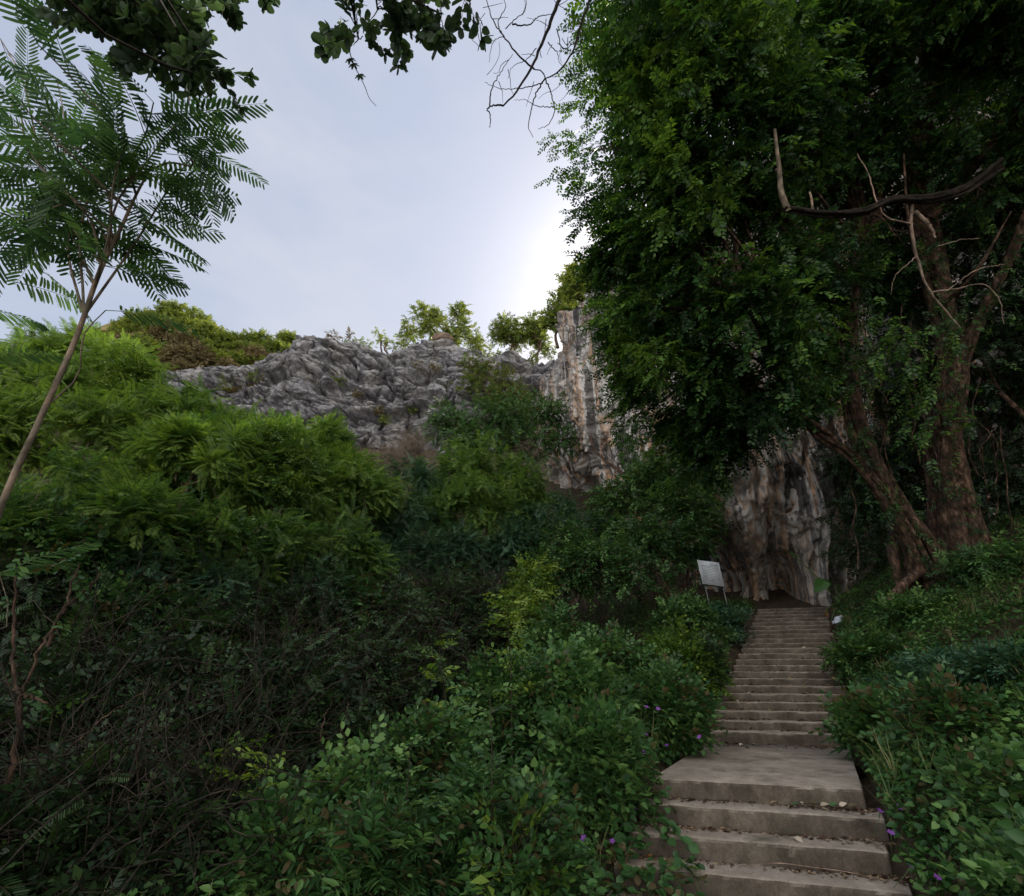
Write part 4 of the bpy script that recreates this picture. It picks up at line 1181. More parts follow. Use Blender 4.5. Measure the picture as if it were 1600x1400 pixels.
# ------------------------------------------------------------------ trees and bushes far up on the ridge
def ridge():
    Gt = 'trees standing on the cliff top'
    def rt(label, L, n, Y=53, mats='ridge', seed=0, base=None, br=.5, clump=.3, sc=(.6, 1.0)):
        lobes = lobesY([(u, v, Y, r) for u, v, r in L])
        c = np.mean([l[0] for l in lobes], axis=0)
        b = A3(c[0], c[1], float(rimz(c[0])) - 1.5) if base is None else base
        plant('ridge_tree', label, 'tree', lobes, 'ridge', n, mats, Gt, sc, .16, b, 2, clump, .45, .3, seed=seed, base_rnd=br, spread=1.0)
    rt('broad sunlit tree behind the orange boulder on the cliff top', [(648, 505, 18), (660, 490, 14), (690, 495, 18), (715, 490, 16), (725, 510, 17), (680, 518, 20), (705, 525, 18), (640, 520, 12), (738, 530, 10)], 900, seed=1, br=.6)
    rt('dark rounded tree on the rim, left one of the close pair', [(790, 512, 20), (782, 530, 18), (805, 530, 17)], 520, seed=2, br=.35)
    rt('rounded tree on the rim, right one of the close pair', [(828, 508, 16), (845, 515, 17), (840, 535, 20), (825, 525, 12)], 520, seed=3, br=.5)
    rt('tree on the rim just left of the tall stained cliff', [(876, 474, 17), (888, 488, 18), (868, 496, 16), (884, 512, 14), (862, 508, 10)], 560, Y=42, seed=4, br=.4, base=P(882, 540, 42))
    rt('yellow green treetop above the shoulder of the tall stained cliff', [(905, 428, 18), (918, 415, 15), (935, 430, 20), (915, 448, 18), (897, 455, 14), (950, 445, 18), (890, 440, 10), (930, 455, 16)], 900, Y=34, seed=5, br=.65, base=P(925, 475, 35))
    rt('small thin yellow tree alone on the rim', [(593, 522, 7), (597, 532, 7), (606, 534, 5)], 70, seed=6, br=.75, sc=(.4, .7))
    rt('pale leafless looking shrub on the rim', [(520, 526, 9), (535, 530, 9), (548, 524, 6)], 60, seed=7, br=.3, mats='scrub', sc=(.4, .7))
    rt('low yellow bush in the notch right of the boulder', [(745, 542, 14), (765, 550, 10)], 160, seed=8, br=.7, sc=(.4, .8))
    rt('low scrub along the rim left of the small thin tree', [(560, 536, 8), (575, 540, 9), (545, 538, 7)], 110, seed=9, br=.4, sc=(.35, .6))
    rt('low scrub along the rim between the thin tree and the broad tree', [(615, 542, 9), (630, 540, 10)], 110, seed=10, br=.5, sc=(.35, .6))
    rt('low dark scrub along the rim under the close pair of trees', [(800, 552, 10), (830, 554, 11), (860, 552, 10), (780, 556, 9)], 200, seed=11, br=.3, sc=(.35, .6))
    # bushes over the hilltop
    Gh = 'yellow green bushes over the hilltop'
    rng = np.random.default_rng(9)
    k = 0
    for u, v, r, br, mt in ((110, 545, 30, .6, 'ridge'), (150, 535, 28, .5, 'ridge'), (190, 520, 26, .6, 'ridge'), (225, 497, 24, .65, 'ridge'), (262, 493, 24, .6, 'ridge'), (300, 505, 24, .65, 'ridge'), (335, 522, 20, .7, 'ridge'), (370, 535, 18, .6, 'ridge'), (410, 538, 22, .5, 'ridge'), (440, 535, 18, .65, 'ridge'), (280, 525, 24, .45, 'ridge'), (320, 540, 20, .5, 'ridge'), (365, 552, 16, .4, 'ridge'),
                        (250, 525, 22, .5, 'scrub'), (215, 540, 24, .5, 'scrub'), (270, 552, 20, .6, 'scrub'), (320, 560, 18, .5, 'scrub'), (180, 560, 24, .5, 'ridge'), (385, 556, 14, .5, 'scrub'), (345, 580, 12, .5, 'scrub'), (425, 555, 18, .35, 'ridge'), (450, 548, 12, .5, 'ridge'), (60, 575, 30, .5, 'ridge'), (130, 570, 26, .5, 'ridge'), (205, 512, 24, .6, 'ridge'), (400, 548, 20, .6, 'ridge'), (425, 546, 20, .55, 'ridge'), (375, 562, 16, .5, 'scrub'), (450, 556, 14, .6, 'ridge'), (410, 562, 14, .45, 'scrub'), (350, 565, 16, .55, 'ridge'), (300, 572, 16, .5, 'scrub'), (395, 566, 14, .5, 'ridge'), (435, 560, 12, .5, 'ridge'), (245, 508, 24, .6, 'ridge'), (165, 530, 26, .55, 'ridge'), (285, 512, 22, .6, 'ridge'), (310, 525, 20, .6, 'ridge'), (350, 540, 18, .55, 'ridge'), (140, 550, 28, .5, 'ridge'), (190, 545, 24, .5, 'scrub'), (235, 540, 22, .55, 'ridge'), (300, 548, 20, .5, 'scrub'), (390, 545, 16, .6, 'ridge'), (330, 555, 16, .5, 'ridge')):
        Y = 62 - (v - hill_v(u)) * .16
        lobes = lobesY([(u + rng.normal(0, r * .55), v + 4 + rng.normal(0, r * .3), Y, r * .75) for _ in range(3)])
        lab = {'ridge': 'leafy yellow green bush among the sunlit growth over the hilltop', 'scrub': 'dry tan bush among the scrub below the hilltop'}[mt]
        g = Gh if mt == 'ridge' else 'dry bushes below the hilltop'
        c = np.mean([l[0] for l in lobes], axis=0)
        plant('hill_bush', lab, 'bush', lobes, 'ridge', 900, mt, g, (.55, 1.0), .07, c - A3(0, 0, lobes[0][1][0] * 1.1), 3, .2, .5, .3, seed=40 + k, base_rnd=br, spread=.8)
        k += 1
    # tufts in the grey cliff
    Gc = 'tufts growing in cracks of the grey cliff'
    for u, v, r, mt in ((495, 585, 10, 'scrub'), (395, 590, 9, 'ridge'), (655, 570, 9, 'scrub'), (680, 575, 8, 'scrub'), (530, 595, 8, 'ridge'), (650, 640, 8, 'ridge'), (590, 640, 7, 'scrub'), (480, 600, 8, 'scrub'), (350, 600, 14, 'ridge'), (455, 660, 12, 'ridge'), (500, 660, 14, 'ridge'), (600, 655, 10, 'ridge'), (700, 600, 10, 'ridge'), (830, 560, 10, 'ridge'), (560, 615, 6, 'scrub')):
        Y = np.interp(v, [530, 690], [49, 44.0])
        lobes = lobesY([(u + rng.normal(0, r * .3), v + rng.normal(0, r * .2), Y, r * .8) for _ in range(2)])
        c = np.mean([l[0] for l in lobes], axis=0)
        plant('cliff_tuft', 'dry grassy tuft rooted in a crack of the grey cliff' if mt == 'scrub' else 'small green shrub rooted in a crack of the grey cliff', 'shrub', lobes, 'ridge', 40, mt, Gc if mt == 'scrub' else 'green shrubs in cracks of the grey cliff', (.3, .55), .03, c + A3(0, .6, -.5), 2, 0, .5, .3, seed=70 + k, base_rnd=.4, spread=.3)
        k += 1
def hill_v(u): return float(np.interp(u, [h[0] for h in HILL], [h[1] for h in HILL]))
ridge()

def boulder():
    n, m = 28, 18
    c = P(692, 530, 50.5)
    th = np.linspace(0, 2 * pi, n, endpoint=False); ph = np.linspace(.02, pi - .02, m)
    d = np.stack([np.sin(ph)[:, None] * np.cos(th)[None], np.sin(ph)[:, None] * np.sin(th)[None], np.cos(ph)[:, None] + 0 * th[None]], -1)
    r = 1 + .35 * fbm(d, 1.2, 4, 3)
    mb = MB(); mb.grid((d * r[..., None] * A3(1.25, 1.0, .55))[::-1], closed=True)
    mt = rock_mat('orange_rock', [(.3, (.12, .085, .065)), (.6, (.25, .175, .135)), (.8, (.32, .28, .26))], [(.4, (.14, .12, .11)), (.6, (.35, .22, .13))], .4, (.8, .8, .8), .7, 1.5)
    o = mb.build('boulder', mt, smooth=True)
    o.location = c
    tag(o, 'orange brown boulder perched on the rim of the grey cliff', 'boulder')
boulder()

# ------------------------------------------------------------------ feathery shrubs and trees of the middle ground
Gf = 'feathery leaved shrubs on the slope'
def feather(label, L, n, seed, mats='feather', tpl='feather', br=.5, sc=(.65, 1.25), tr=.06, stems=5, clump=.5, name='feathery_shrub', down=.12):
    plant(name, label, 'shrub', lobesY(L), tpl, int(n * (5.6 if tpl == 'feather' else 1.4)), mats, Gf, sc, tr, None, stems, clump, 1.1, .25, .65, .65, down, br, .5, 200 + seed, 'graybark', .5, flat=2.0, var=.3, leaders=3)
feather('tall yellow green feathery shrub at the left edge behind the slim trunk', [(60, 620, 10, 90), (170, 600, 11, 80), (110, 690, 9.5, 90), (230, 670, 10.5, 75), (-10, 690, 9, 90), (40, 560, 11, 55), (130, 560, 11.5, 50), (-60, 600, 10, 90)], 1500, 1, br=.95)
feather('wide feathery shrub in front of the left end of the grey cliff', [(330, 680, 11, 75), (270, 730, 10, 80), (400, 720, 11, 75), (350, 780, 10, 75), (190, 770, 9.5, 85), (290, 640, 11.5, 45), (440, 780, 10.5, 65)], 1400, 2, br=.65)
feather('feathery shrub below the middle of the grey cliff', [(510, 690, 13, 34), (470, 695, 12.5, 38), (545, 735, 13, 46), (460, 750, 12, 70), (555, 770, 13, 60), (500, 800, 12, 60), (590, 765, 14, 26)], 1350, 3, br=.75)
feather('rounded light green feathery tree in the middle of the slope', [(740, 745, 17, 65), (680, 765, 17, 50), (800, 765, 17, 52), (760, 800, 16, 65), (825, 790, 17, 34), (700, 810, 16, 50)], 1500, 4, br=.6, tr=.09, name='feathery_tree', sc=(.7, 1.1))
feather('sparse grey green feathery shrub left of the rounded feathery tree', [(620, 820, 15, 60), (570, 850, 14, 55), (640, 760, 16, 45), (600, 900, 13, 50), (650, 870, 14, 45)], 650, 5, br=.4, mats='bluish', clump=.4)
feather('low spreading feathery shrub with thin stems by the left edge', [(200, 830, 8, 75), (80, 800, 7.5, 75), (300, 850, 8.5, 60), (0, 850, 7, 70)], 900, 6, br=.5, down=.2, sc=(.8, 1.4))
feather('dim feathery shrub hanging over the top of the dark thicket', [(150, 920, 7.6, 60), (330, 935, 8.4, 60), (480, 925, 9.6, 50), (240, 900, 8, 50)], 420, 12, mats='bluish', br=.3, down=.35)
feather('light airy feathery shrub standing before the wide feathery shrub', [(300, 700, 9.2, 30), (330, 740, 9.2, 34), (285, 750, 9.2, 26), (350, 700, 9.4, 24)], 240, 13, br=.9, sc=(.8, 1.4), stems=3)
feather('low feathery shrub over the dark thicket', [(430, 860, 9.5, 60), (520, 850, 10.5, 55), (380, 900, 9, 60), (560, 890, 11, 45)], 480, 7, br=.4)
feather('dark feathery shrub with hanging foliage under the rounded feathery tree', [(720, 870, 15, 50), (680, 900, 14.5, 45), (790, 860, 15.5, 50), (830, 830, 16, 40)], 800, 8, mats='bluish', br=.3)
feather('pale feathery shrub under the cave in the cliff', [(900, 820, 19, 35), (870, 800, 20, 35), (930, 835, 18, 35)], 520, 9, mats='bluish', br=.5, sc=(.6, .9))

Gb = 'broadleaved trees on the slope'
def broad(label, L, n, seed, tpl='small', mats='shrub', br=.45, sc=(.8, 1.3), tr=.08, stems=2, clump=.25, name='slope_tree', base=None, cat='tree', group=Gb, down=.2, cf=.8):
    plant(name, label, cat, lobesY(L), tpl, n, mats, group, sc, tr, base, stems, clump, cf, .3, .7, .5, down, br, .4, 300 + seed, 'bark', .4)
broad('dark green tree leaning on the left flank of the tall stained cliff', [(700, 665, 25, 40), (780, 655, 25, 50), (850, 650, 26, 45), (740, 695, 24, 40), (880, 690, 26, 30), (820, 700, 25, 42)], 2600, 1, 'fig', sc=(.7, 1.0), br=.42, tr=.12)
broad('bush climbing the grey cliff beside the tall stained cliff', [(750, 575, 45, 28), (790, 600, 44, 28), (740, 600, 44, 20), (775, 625, 42, 30), (810, 625, 42, 25), (830, 640, 40, 22)], 1200, 2, 'ridge', sc=(.45, .7), br=.2, mats='ridge', name='slope_bush', cat='bush')
broad('bushy tree between the rounded feathery tree and the stained cliff foot', [(960, 790, 19.5, 38), (1010, 770, 18.5, 45), (1060, 800, 17.5, 50), (960, 835, 18, 42), (1030, 740, 18.5, 40), (1090, 770, 18, 35)], 2600, 3, 'small', sc=(.9, 1.3), br=.55)
broad('leafy green bush right of the rounded feathery tree', [(880, 855, 16, 48), (820, 850, 16.5, 40), (940, 880, 15, 50), (870, 890, 15, 45)], 1800, 4, 'oval', br=.4, name='slope_bush', cat='bush')
broad('dark bush left of the grey sign', [(1015, 860, 16, 48), (1070, 845, 16.8, 40), (995, 905, 14.5, 48), (1050, 900, 16, 32), (1095, 825, 17.5, 28)], 2000, 5, 'small', br=.3, name='slope_bush', cat='bush')
broad('yellow green sprouting shrub beside the dark feathery shrub', [(830, 905, 13, 25), (820, 935, 12.5, 28), (815, 965, 12, 25), (840, 890, 13.2, 16)], 330, 6, 'small', 'yellowish', .5, name='slope_bush', cat='bush', tr=.03)
broad('dark shrub hanging with bare stems right of the stained rock', [(1350, 800, 15.5, 42), (1370, 740, 16, 42), (1335, 860, 15.5, 36), (1320, 720, 16.5, 34), (1400, 660, 16, 50), (1420, 780, 15, 35)], 1500, 7, 'small', 'dark', .4, name='slope_bush', cat='bush')
broad('dark green climber on the rock shoulder under the big crown', [(1000, 620, 22, 22), (985, 690, 22, 25), (1010, 710, 21, 35), (1060, 700, 20, 35), (945, 545, 28, 18), (925, 560, 29, 14), (975, 500, 27, 25)], 900, 8, 'fig', 'fig', .45, sc=(.6, .9), name='slope_bush', cat='bush', base=P(1010, 760, 21.3))

# ------------------------------------------------------------------ dark thicket on the left
Gt = 'dark tangled shrubs of the thicket'
def thicket(label, L, seed, nt_=330, nl=2600, tpl='small', br=.4, mats='dark', lsc=(.6, 1.0), tw='twig', gname=None):
    rng = np.random.default_rng(500 + seed)
    lobes = lobesY(L, .95)
    cs = np.array([l[0] for l in lobes]); c = cs.mean(0)
    base = A3(c[0], c[1], float(hz(c[0], c[1])))
    lobes = lobes + [(A3(q[0], q[1], (q[2] + float(hz(q[0], q[1]))) / 2), rr) for q, rr in lobes]
    root = thing('thicket_shrub', label, 'shrub', base, Gt)
    tb = MB()
    p, d = lobe_points(lobes, nt_, rng, .1, 0, 1, seed)
    dd = rng.normal(0, .6, d.shape) + A3(0, 0, .25)
    stamp(tb, TP['tangle'], p - dd * .3, rotm(nrm(dd), rng.normal(size=d.shape)), rng.uniform(.8, 1.7, len(p)), rng, .5)
    for q, rr in lobes:
        for _ in range(5):
            b = base + A3(*rng.normal(0, .8, 2), 0); b[2] = float(hz(b[0], b[1])) - .1
            limb(tb, b, q + rng.normal(0, .5, 3) * rr, .018, .006, rng, .1, 12, 0, 5)
    tb.build('stem', M[tw], root, origin=base)
    cb = MB()
    p, d = lobe_points(lobes, nl, rng, .5, .2, .8, seed)
    stamp(cb, TP[tpl], p, spray_rot(d, rng, .6, .6, .1, .9), rng.uniform(*lsc, len(p)), rng, br, .2)
    if tw == 'twig':
        p, d = lobe_points(lobes, nl // 5, rng, .7, .1, .8, seed + 1)
        stamp(cb, TP['feather'], p, spray_rot(d, rng, .7, .5, .2, 1.0), rng.uniform(.8, 1.5, len(p)), rng, br + .15, .2)
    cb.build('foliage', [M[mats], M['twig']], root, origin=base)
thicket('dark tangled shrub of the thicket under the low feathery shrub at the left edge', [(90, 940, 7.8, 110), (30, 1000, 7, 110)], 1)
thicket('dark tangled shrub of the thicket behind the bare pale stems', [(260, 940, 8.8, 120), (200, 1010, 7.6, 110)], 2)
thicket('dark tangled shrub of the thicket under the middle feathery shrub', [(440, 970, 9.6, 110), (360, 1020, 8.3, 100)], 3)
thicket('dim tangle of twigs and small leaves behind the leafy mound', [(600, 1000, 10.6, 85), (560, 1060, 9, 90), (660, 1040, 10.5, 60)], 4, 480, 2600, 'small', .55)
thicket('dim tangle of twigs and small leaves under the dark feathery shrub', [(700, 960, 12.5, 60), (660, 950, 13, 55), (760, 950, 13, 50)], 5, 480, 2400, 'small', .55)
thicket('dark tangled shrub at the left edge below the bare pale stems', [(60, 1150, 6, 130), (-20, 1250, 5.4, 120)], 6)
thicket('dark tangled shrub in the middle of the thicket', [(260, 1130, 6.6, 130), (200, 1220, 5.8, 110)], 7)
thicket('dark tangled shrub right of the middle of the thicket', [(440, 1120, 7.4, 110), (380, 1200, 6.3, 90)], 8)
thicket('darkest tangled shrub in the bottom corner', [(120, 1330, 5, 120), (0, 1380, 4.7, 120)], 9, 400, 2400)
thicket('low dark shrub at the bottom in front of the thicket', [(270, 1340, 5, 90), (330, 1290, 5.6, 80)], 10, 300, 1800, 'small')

broad('shadowed green bush rising out of the middle of the dark thicket', [(520, 940, 10, 45), (560, 960, 10, 40), (480, 970, 9.6, 40), (620, 940, 11.5, 40)], 1000, 11, 'small', 'shrub', .22, name='slope_bush', cat='bush', sc=(.7, 1.1), tr=.03, stems=4)
broad('shadowed leafy bush under the low feathery shrub in the dark thicket', [(210, 960, 7.4, 45), (150, 990, 7, 40), (290, 990, 7.6, 45)], 700, 12, 'oval', 'shrub', .2, name='slope_bush', cat='bush', sc=(.7, 1.1), tr=.03, stems=4)
broad('light green small leaved shrub growing up through the wide feathery shrub', [(420, 690, 10.2, 34), (455, 720, 10.2, 34), (400, 740, 10, 36), (440, 770, 10, 34)], 900, 14, 'tiny', 'yellowish', .3, name='slope_bush', cat='bush', sc=(.8, 1.2), tr=.02, stems=4, clump=.35)
broad('yellow green small leaved shrub beside the slim trunk at the left', [(215, 590, 10.6, 34), (190, 630, 10.3, 34), (240, 640, 10.3, 32), (150, 650, 9.8, 34)], 900, 15, 'tiny', 'yellowish', .45, name='slope_bush', cat='bush', sc=(.8, 1.2), tr=.02, stems=4, clump=.35)
broad('mid green leafy shrub low in front of the feathery shrubs', [(310, 820, 8.8, 40), (260, 860, 8.4, 40), (360, 850, 8.8, 36), (120, 860, 7.2, 44), (60, 830, 7.2, 40)], 1100, 16, 'small', 'shrub', .35, name='slope_bush', cat='bush', sc=(.7, 1.1), tr=.02, stems=5, clump=.35)
thicket('grey half bare twiggy bush on the slope under the grey cliff', [(610, 725, 21, 32), (600, 775, 19, 36), (640, 700, 24, 26), (590, 820, 17, 30)], 11, 900, 260, 'tiny', .5, 'bluish', tw='graybark')
def bare(label, L, r, name='bare_sapling', mat='bark', group=None, leaves=0, seed=0):
    rng = np.random.default_rng(700 + seed)
    b = P(*L[0][0]); root = thing(name, label, 'sapling' if name == 'bare_sapling' else 'branch', b, group)
    for i, line in enumerate(L):
        mb = MB(); pts = spline(np.array([P(*q) for q in line]), 26)
        pts[1:-1] += .008 * rng.normal(size=(24, 3))
        tube(mb, pts, np.linspace(r if i == 0 else r * .5, r * .35, 26), 7, 0, .5, .12, 8, seed)
        mb.build('stem', M[mat], root, smooth=True, origin=b)
    if leaves:
        cb = MB(); ps = np.array([P(*q) for line in L for q in line[1:]])
        p = ps[rng.integers(len(ps), size=leaves)] + rng.normal(0, .12, (leaves, 3))
        stamp(cb, TP['oval'], p, spray_rot(rng.normal(size=p.shape), rng, .6, .5, .3), rng.uniform(.6, .9, leaves), rng, .4)
        cb.build('foliage', [M['shrub'], M['twig']], root, origin=b)
broad('added dark foliage standing in for deep shade behind the two gnarled trunks at the right edge', [(1560, 330, 9.2, 95), (1630, 470, 10.2, 110), (1600, 620, 11.5, 90), (1410, 600, 13.2, 70), (1410, 470, 12, 80), (1570, 760, 12.5, 60), (1550, 560, 11, 70), (1420, 710, 14, 55), (1640, 300, 9, 100), (1620, 780, 11.5, 80), (1530, 700, 13, 50), (1390, 350, 10.5, 70)], 4200, 10, 'fig', 'dark', .3, sc=(.7, 1.1), name='shade_foliage')  # added dark leaves that stand in for the deep shade on the cliff
bare('crooked pale stemmed sapling with few leaves at the left edge of the thicket', [[(0, 1270, 4.6), (18, 1200, 4.6), (32, 1090, 4.7), (22, 1040, 4.7), (20, 970, 4.8), (25, 900, 4.8)], [(32, 1090, 4.7), (60, 1020, 4.7), (95, 960, 4.8), (125, 880, 4.9)], [(22, 1075, 4.7), (50, 1090, 4.6), (75, 1100, 4.6)]], .024, leaves=14, seed=1)
bare('thin pale stem slanting across the dark thicket', [[(0, 1260, 4.7), (60, 1215, 4.8), (130, 1150, 5.0), (170, 1115, 5.2), (230, 1080, 5.4)], [(85, 1190, 4.8), (110, 1205, 4.8), (130, 1225, 4.8)]], .012, 'slanting_stem', seed=2)
bare('short broken pale stem leaning in the dark thicket', [[(75, 1010, 5.2), (95, 960, 5.2), (140, 915, 5.3), (160, 895, 5.3)]], .02, 'broken_stem', seed=3)
bare('curved grey twig arching low in the thicket', [[(90, 1260, 4.6), (120, 1285, 4.6), (140, 1320, 4.6), (146, 1370, 4.6)], [(150, 1220, 5), (200, 1215, 5), (250, 1190, 5.2)]], .008, 'arching_twig', seed=4)
bare('thin upright dead twigs before the dim tangle', [[(500, 1160, 6.3), (505, 1130, 6.3), (515, 1105, 6.4), (525, 1085, 6.4)], [(530, 1150, 6.3), (540, 1120, 6.3), (545, 1095, 6.4)]], .006, 'dead_twig', seed=5)
bare('dark crooked branch crossing the slope beneath the feathery shrubs', [[(540, 845, 14), (575, 838, 14), (610, 840, 14), (635, 855, 14), (670, 862, 14), (690, 858, 14)]], .045, 'crooked_branch', 'darkwood', seed=6)

# ------------------------------------------------------------------ leafy mound and bank beside the stairs
Gs = 'leafy shrubs on the mound beside the stairs'
def shrub(label, u, v, Y, wpx, n, seed, tpl='oval', mats='shrub', br=.45, sc=(.7, 1.1), stems=6, group=Gs, name='leafy_shrub', clump=.34, frac=.9, rand=.5):
    top = P(u, v, Y); g = float(hz(top[0], top[1])); H = max(.35, top[2] - g); rx = wpx / 800 * Zd(top)
    rng = np.random.default_rng(800 + seed)
    lobes = []
    for k in range(6):
        a = rng.uniform(0, 2 * pi); q = rng.uniform(.1, .65)
        lobes.append((A3(top[0] + rx * q * cos(a), top[1] + rx * q * sin(a), g + H * (.78 - .5 * q)), A3(rx * .5, rx * .5, H * .3)))
    lobes.append((A3(top[0], top[1], g + H * .75), A3(rx * .35, rx * .35, H * .28)))
    lobes.append((A3(top[0], top[1], g + H * .3), A3(rx * .8, rx * .8, H * .3)))
    plant(name, label, 'shrub', lobes, tpl, int(n * 1.35), mats, group, sc, .014, A3(top[0], top[1], g), stems, clump, 1.6, .4, .7, rand, .0, br, .6, 800 + seed, 'twig', .25, trunk_name='stem', crown_name='foliage')
shrub('leafy shrub with rounded leaves at the bottom edge in front of the thicket', 440, 1275, 4.9, 90, 260, 1, 'oval', br=.5)
shrub('light green sprouting shrub in front of the dark hollow', 560, 1205, 5.7, 75, 330, 2, 'oval', br=.55)
shrub('leafy shrub in the middle of the mound with pale leaf backs', 680, 1145, 6.3, 80, 420, 3, 'oval', br=.45)
shrub('tall leafy shrub on the mound below the yellow sprigs', 790, 1050, 7.2, 75, 520, 4, 'oval', br=.5)
shrub('broad leafy shrub on the crest of the mound', 880, 1035, 7.6, 80, 560, 5, 'heart', br=.5)
shrub('green shrub on the mound two shrubs down from the sign', 960, 985, 9.5, 75, 560, 6, 'oval', br=.4)
shrub('bright yellow green shrub beside the upper stairs', 1065, 990, 11, 60, 520, 7, 'small', 'yellowish', .3)
shrub('green bush filling the gap under the sign', 1075, 945, 13.2, 55, 460, 8, 'small', br=.45)
shrub('small green bush between the sign and the stair top', 1130, 955, 14, 35, 260, 9, 'small', 'bluish', br=.4)
shrub('dark low shrub between the light green shrub and the bottom edge', 600, 1310, 4.7, 90, 320, 10, 'lance', br=.3)
shrub('pale leaved sprig plant standing at the bottom edge', 805, 1305, 4.6, 26, 60, 11, 'small', 'yellowish', .45, stems=3)
shrub('drab shrub with dry stalks in the middle of the mound', 760, 1230, 5.2, 80, 330, 12, 'lance', 'shrub', .35)
shrub('dense green shrub at the bottom edge left of the steps', 815, 1265, 4.6, 62, 300, 13, 'oval', br=.42)
shrub('leafy green shrub spilling toward the landing', 910, 1125, 6.3, 62, 420, 14, 'heart', br=.42)
shrub('leafy green shrub leaning over the step ends above the landing', 1030, 1062, 8.3, 48, 480, 15, 'heart', br=.4)
shrub('dark green shrub close beside the upper steps', 1085, 1010, 10.9, 34, 380, 16, 'oval', 'dark', .5)
shrub('shrub with olive leaves behind the broad shrub on the crest', 880, 960, 10.5, 70, 560, 17, 'small', br=.5)
def sprig(label, pts, n, seed, mats='yellowish', tpl='oval', sc=(.5, .8), br=.55):
    rng = np.random.default_rng(900 + seed)
    q = spline(np.array([P(*a) for a in pts]), 20)
    b = q[0].copy(); b[2] = float(hz(b[0], b[1]))
    q = np.concatenate([[b], q])
    root = thing('tall_sprig', label, 'plant', b, 'tall sprigs rising from the mound')
    mb = MB(); tube(mb, q, np.linspace(.008, .003, 21), 5); mb.build('stem', M['twig'], root, smooth=True, origin=b)
    cb = MB(); k = rng.integers(5, 21, n); p = q[k] + rng.normal(0, .02, (n, 3)); a = rng.uniform(0, 2 * pi, n)
    d = np.stack([np.cos(a), np.sin(a), .35 + 0 * a], -1)
    stamp(cb, TP[tpl], p, rotm(nrm(d), A3(0, 0, 1) + rng.normal(0, .3, (n, 3))), rng.uniform(*sc, n), rng, br)
    cb.build('foliage', [M[mats], M['greenstem']], root, origin=b)
sprig('yellow leaved sprig standing before the dim tangle', [(705, 1200, 6.2), (700, 1120, 6.3), (690, 1050, 6.3), (685, 1000, 6.4)], 22, 1)
sprig('tall green sprig rising above the mound with a leafy tip', [(800, 1150, 6.6), (798, 1060, 6.7), (795, 990, 6.8), (792, 935, 6.8)], 40, 2)
sprig('slender sprig with sparse pale leaves before the dark thicket', [(425, 1330, 4.8), (420, 1270, 4.9), (405, 1210, 4.9), (420, 1180, 5)], 12, 3)
sprig('short yellow sprig with few leaves in the dark thicket', [(370, 1260, 5.2), (365, 1210, 5.2), (362, 1160, 5.2)], 7, 4)
sprig('green sprig with a bright top at the end of the mound', [(775, 1330, 4.6), (770, 1260, 4.7), (768, 1150, 4.8), (765, 1080, 4.9)], 22, 5, 'shrub')
sprig('dark stemmed sprig rising from the middle of the mound', [(640, 1330, 4.9), (635, 1250, 5), (640, 1190, 5.1), (640, 1165, 5.1)], 18, 6, 'shrub')

Gr = 'shrubs on the bank right of the stairs'
shrub('leafy shrub with long leaves under the big trunk', 1560, 905, 10.2, 70, 420, 20, 'lance', 'shrub', .45, group=Gr)
shrub('low green shrub on the bank below the left trunk', 1440, 960, 11, 60, 380, 21, 'small', 'shrub', .5, group=Gr)
shrub('hazy blue green plant with fine leaves at the right edge', 1570, 1040, 6.5, 70, 520, 22, 'tiny', 'bluish', .45, group=Gr)
shrub('dark green shrub on the bank beside the upper steps', 1360, 1010, 10.5, 55, 460, 23, 'small', 'shrub', .4, group=Gr)
shrub('fern like bush on the bank below the blue green plant', 1460, 1040, 8, 70, 460, 24, 'lance', 'bluish', .4, group=Gr)
shrub('leafy shrub hanging toward the lower part of the upper flight', 1370, 1105, 7.6, 48, 420, 25, 'heart', 'shrub', .4, group=Gr)
shrub('broad leaved shrub on the bank at the right edge', 1575, 1200, 4.8, 75, 300, 26, 'heart', 'shrub', .5, group=Gr, sc=(.55, .85))
shrub('green shrub on the bank with pale dry leaves', 1480, 1150, 6, 70, 360, 27, 'oval', 'shrub', .35, group=Gr)
shrub('heart leaved shrub in the bottom right corner', 1600, 1310, 3.9, 70, 200, 28, 'heart', 'shrub', .45, group=Gr, sc=(.55, .85))

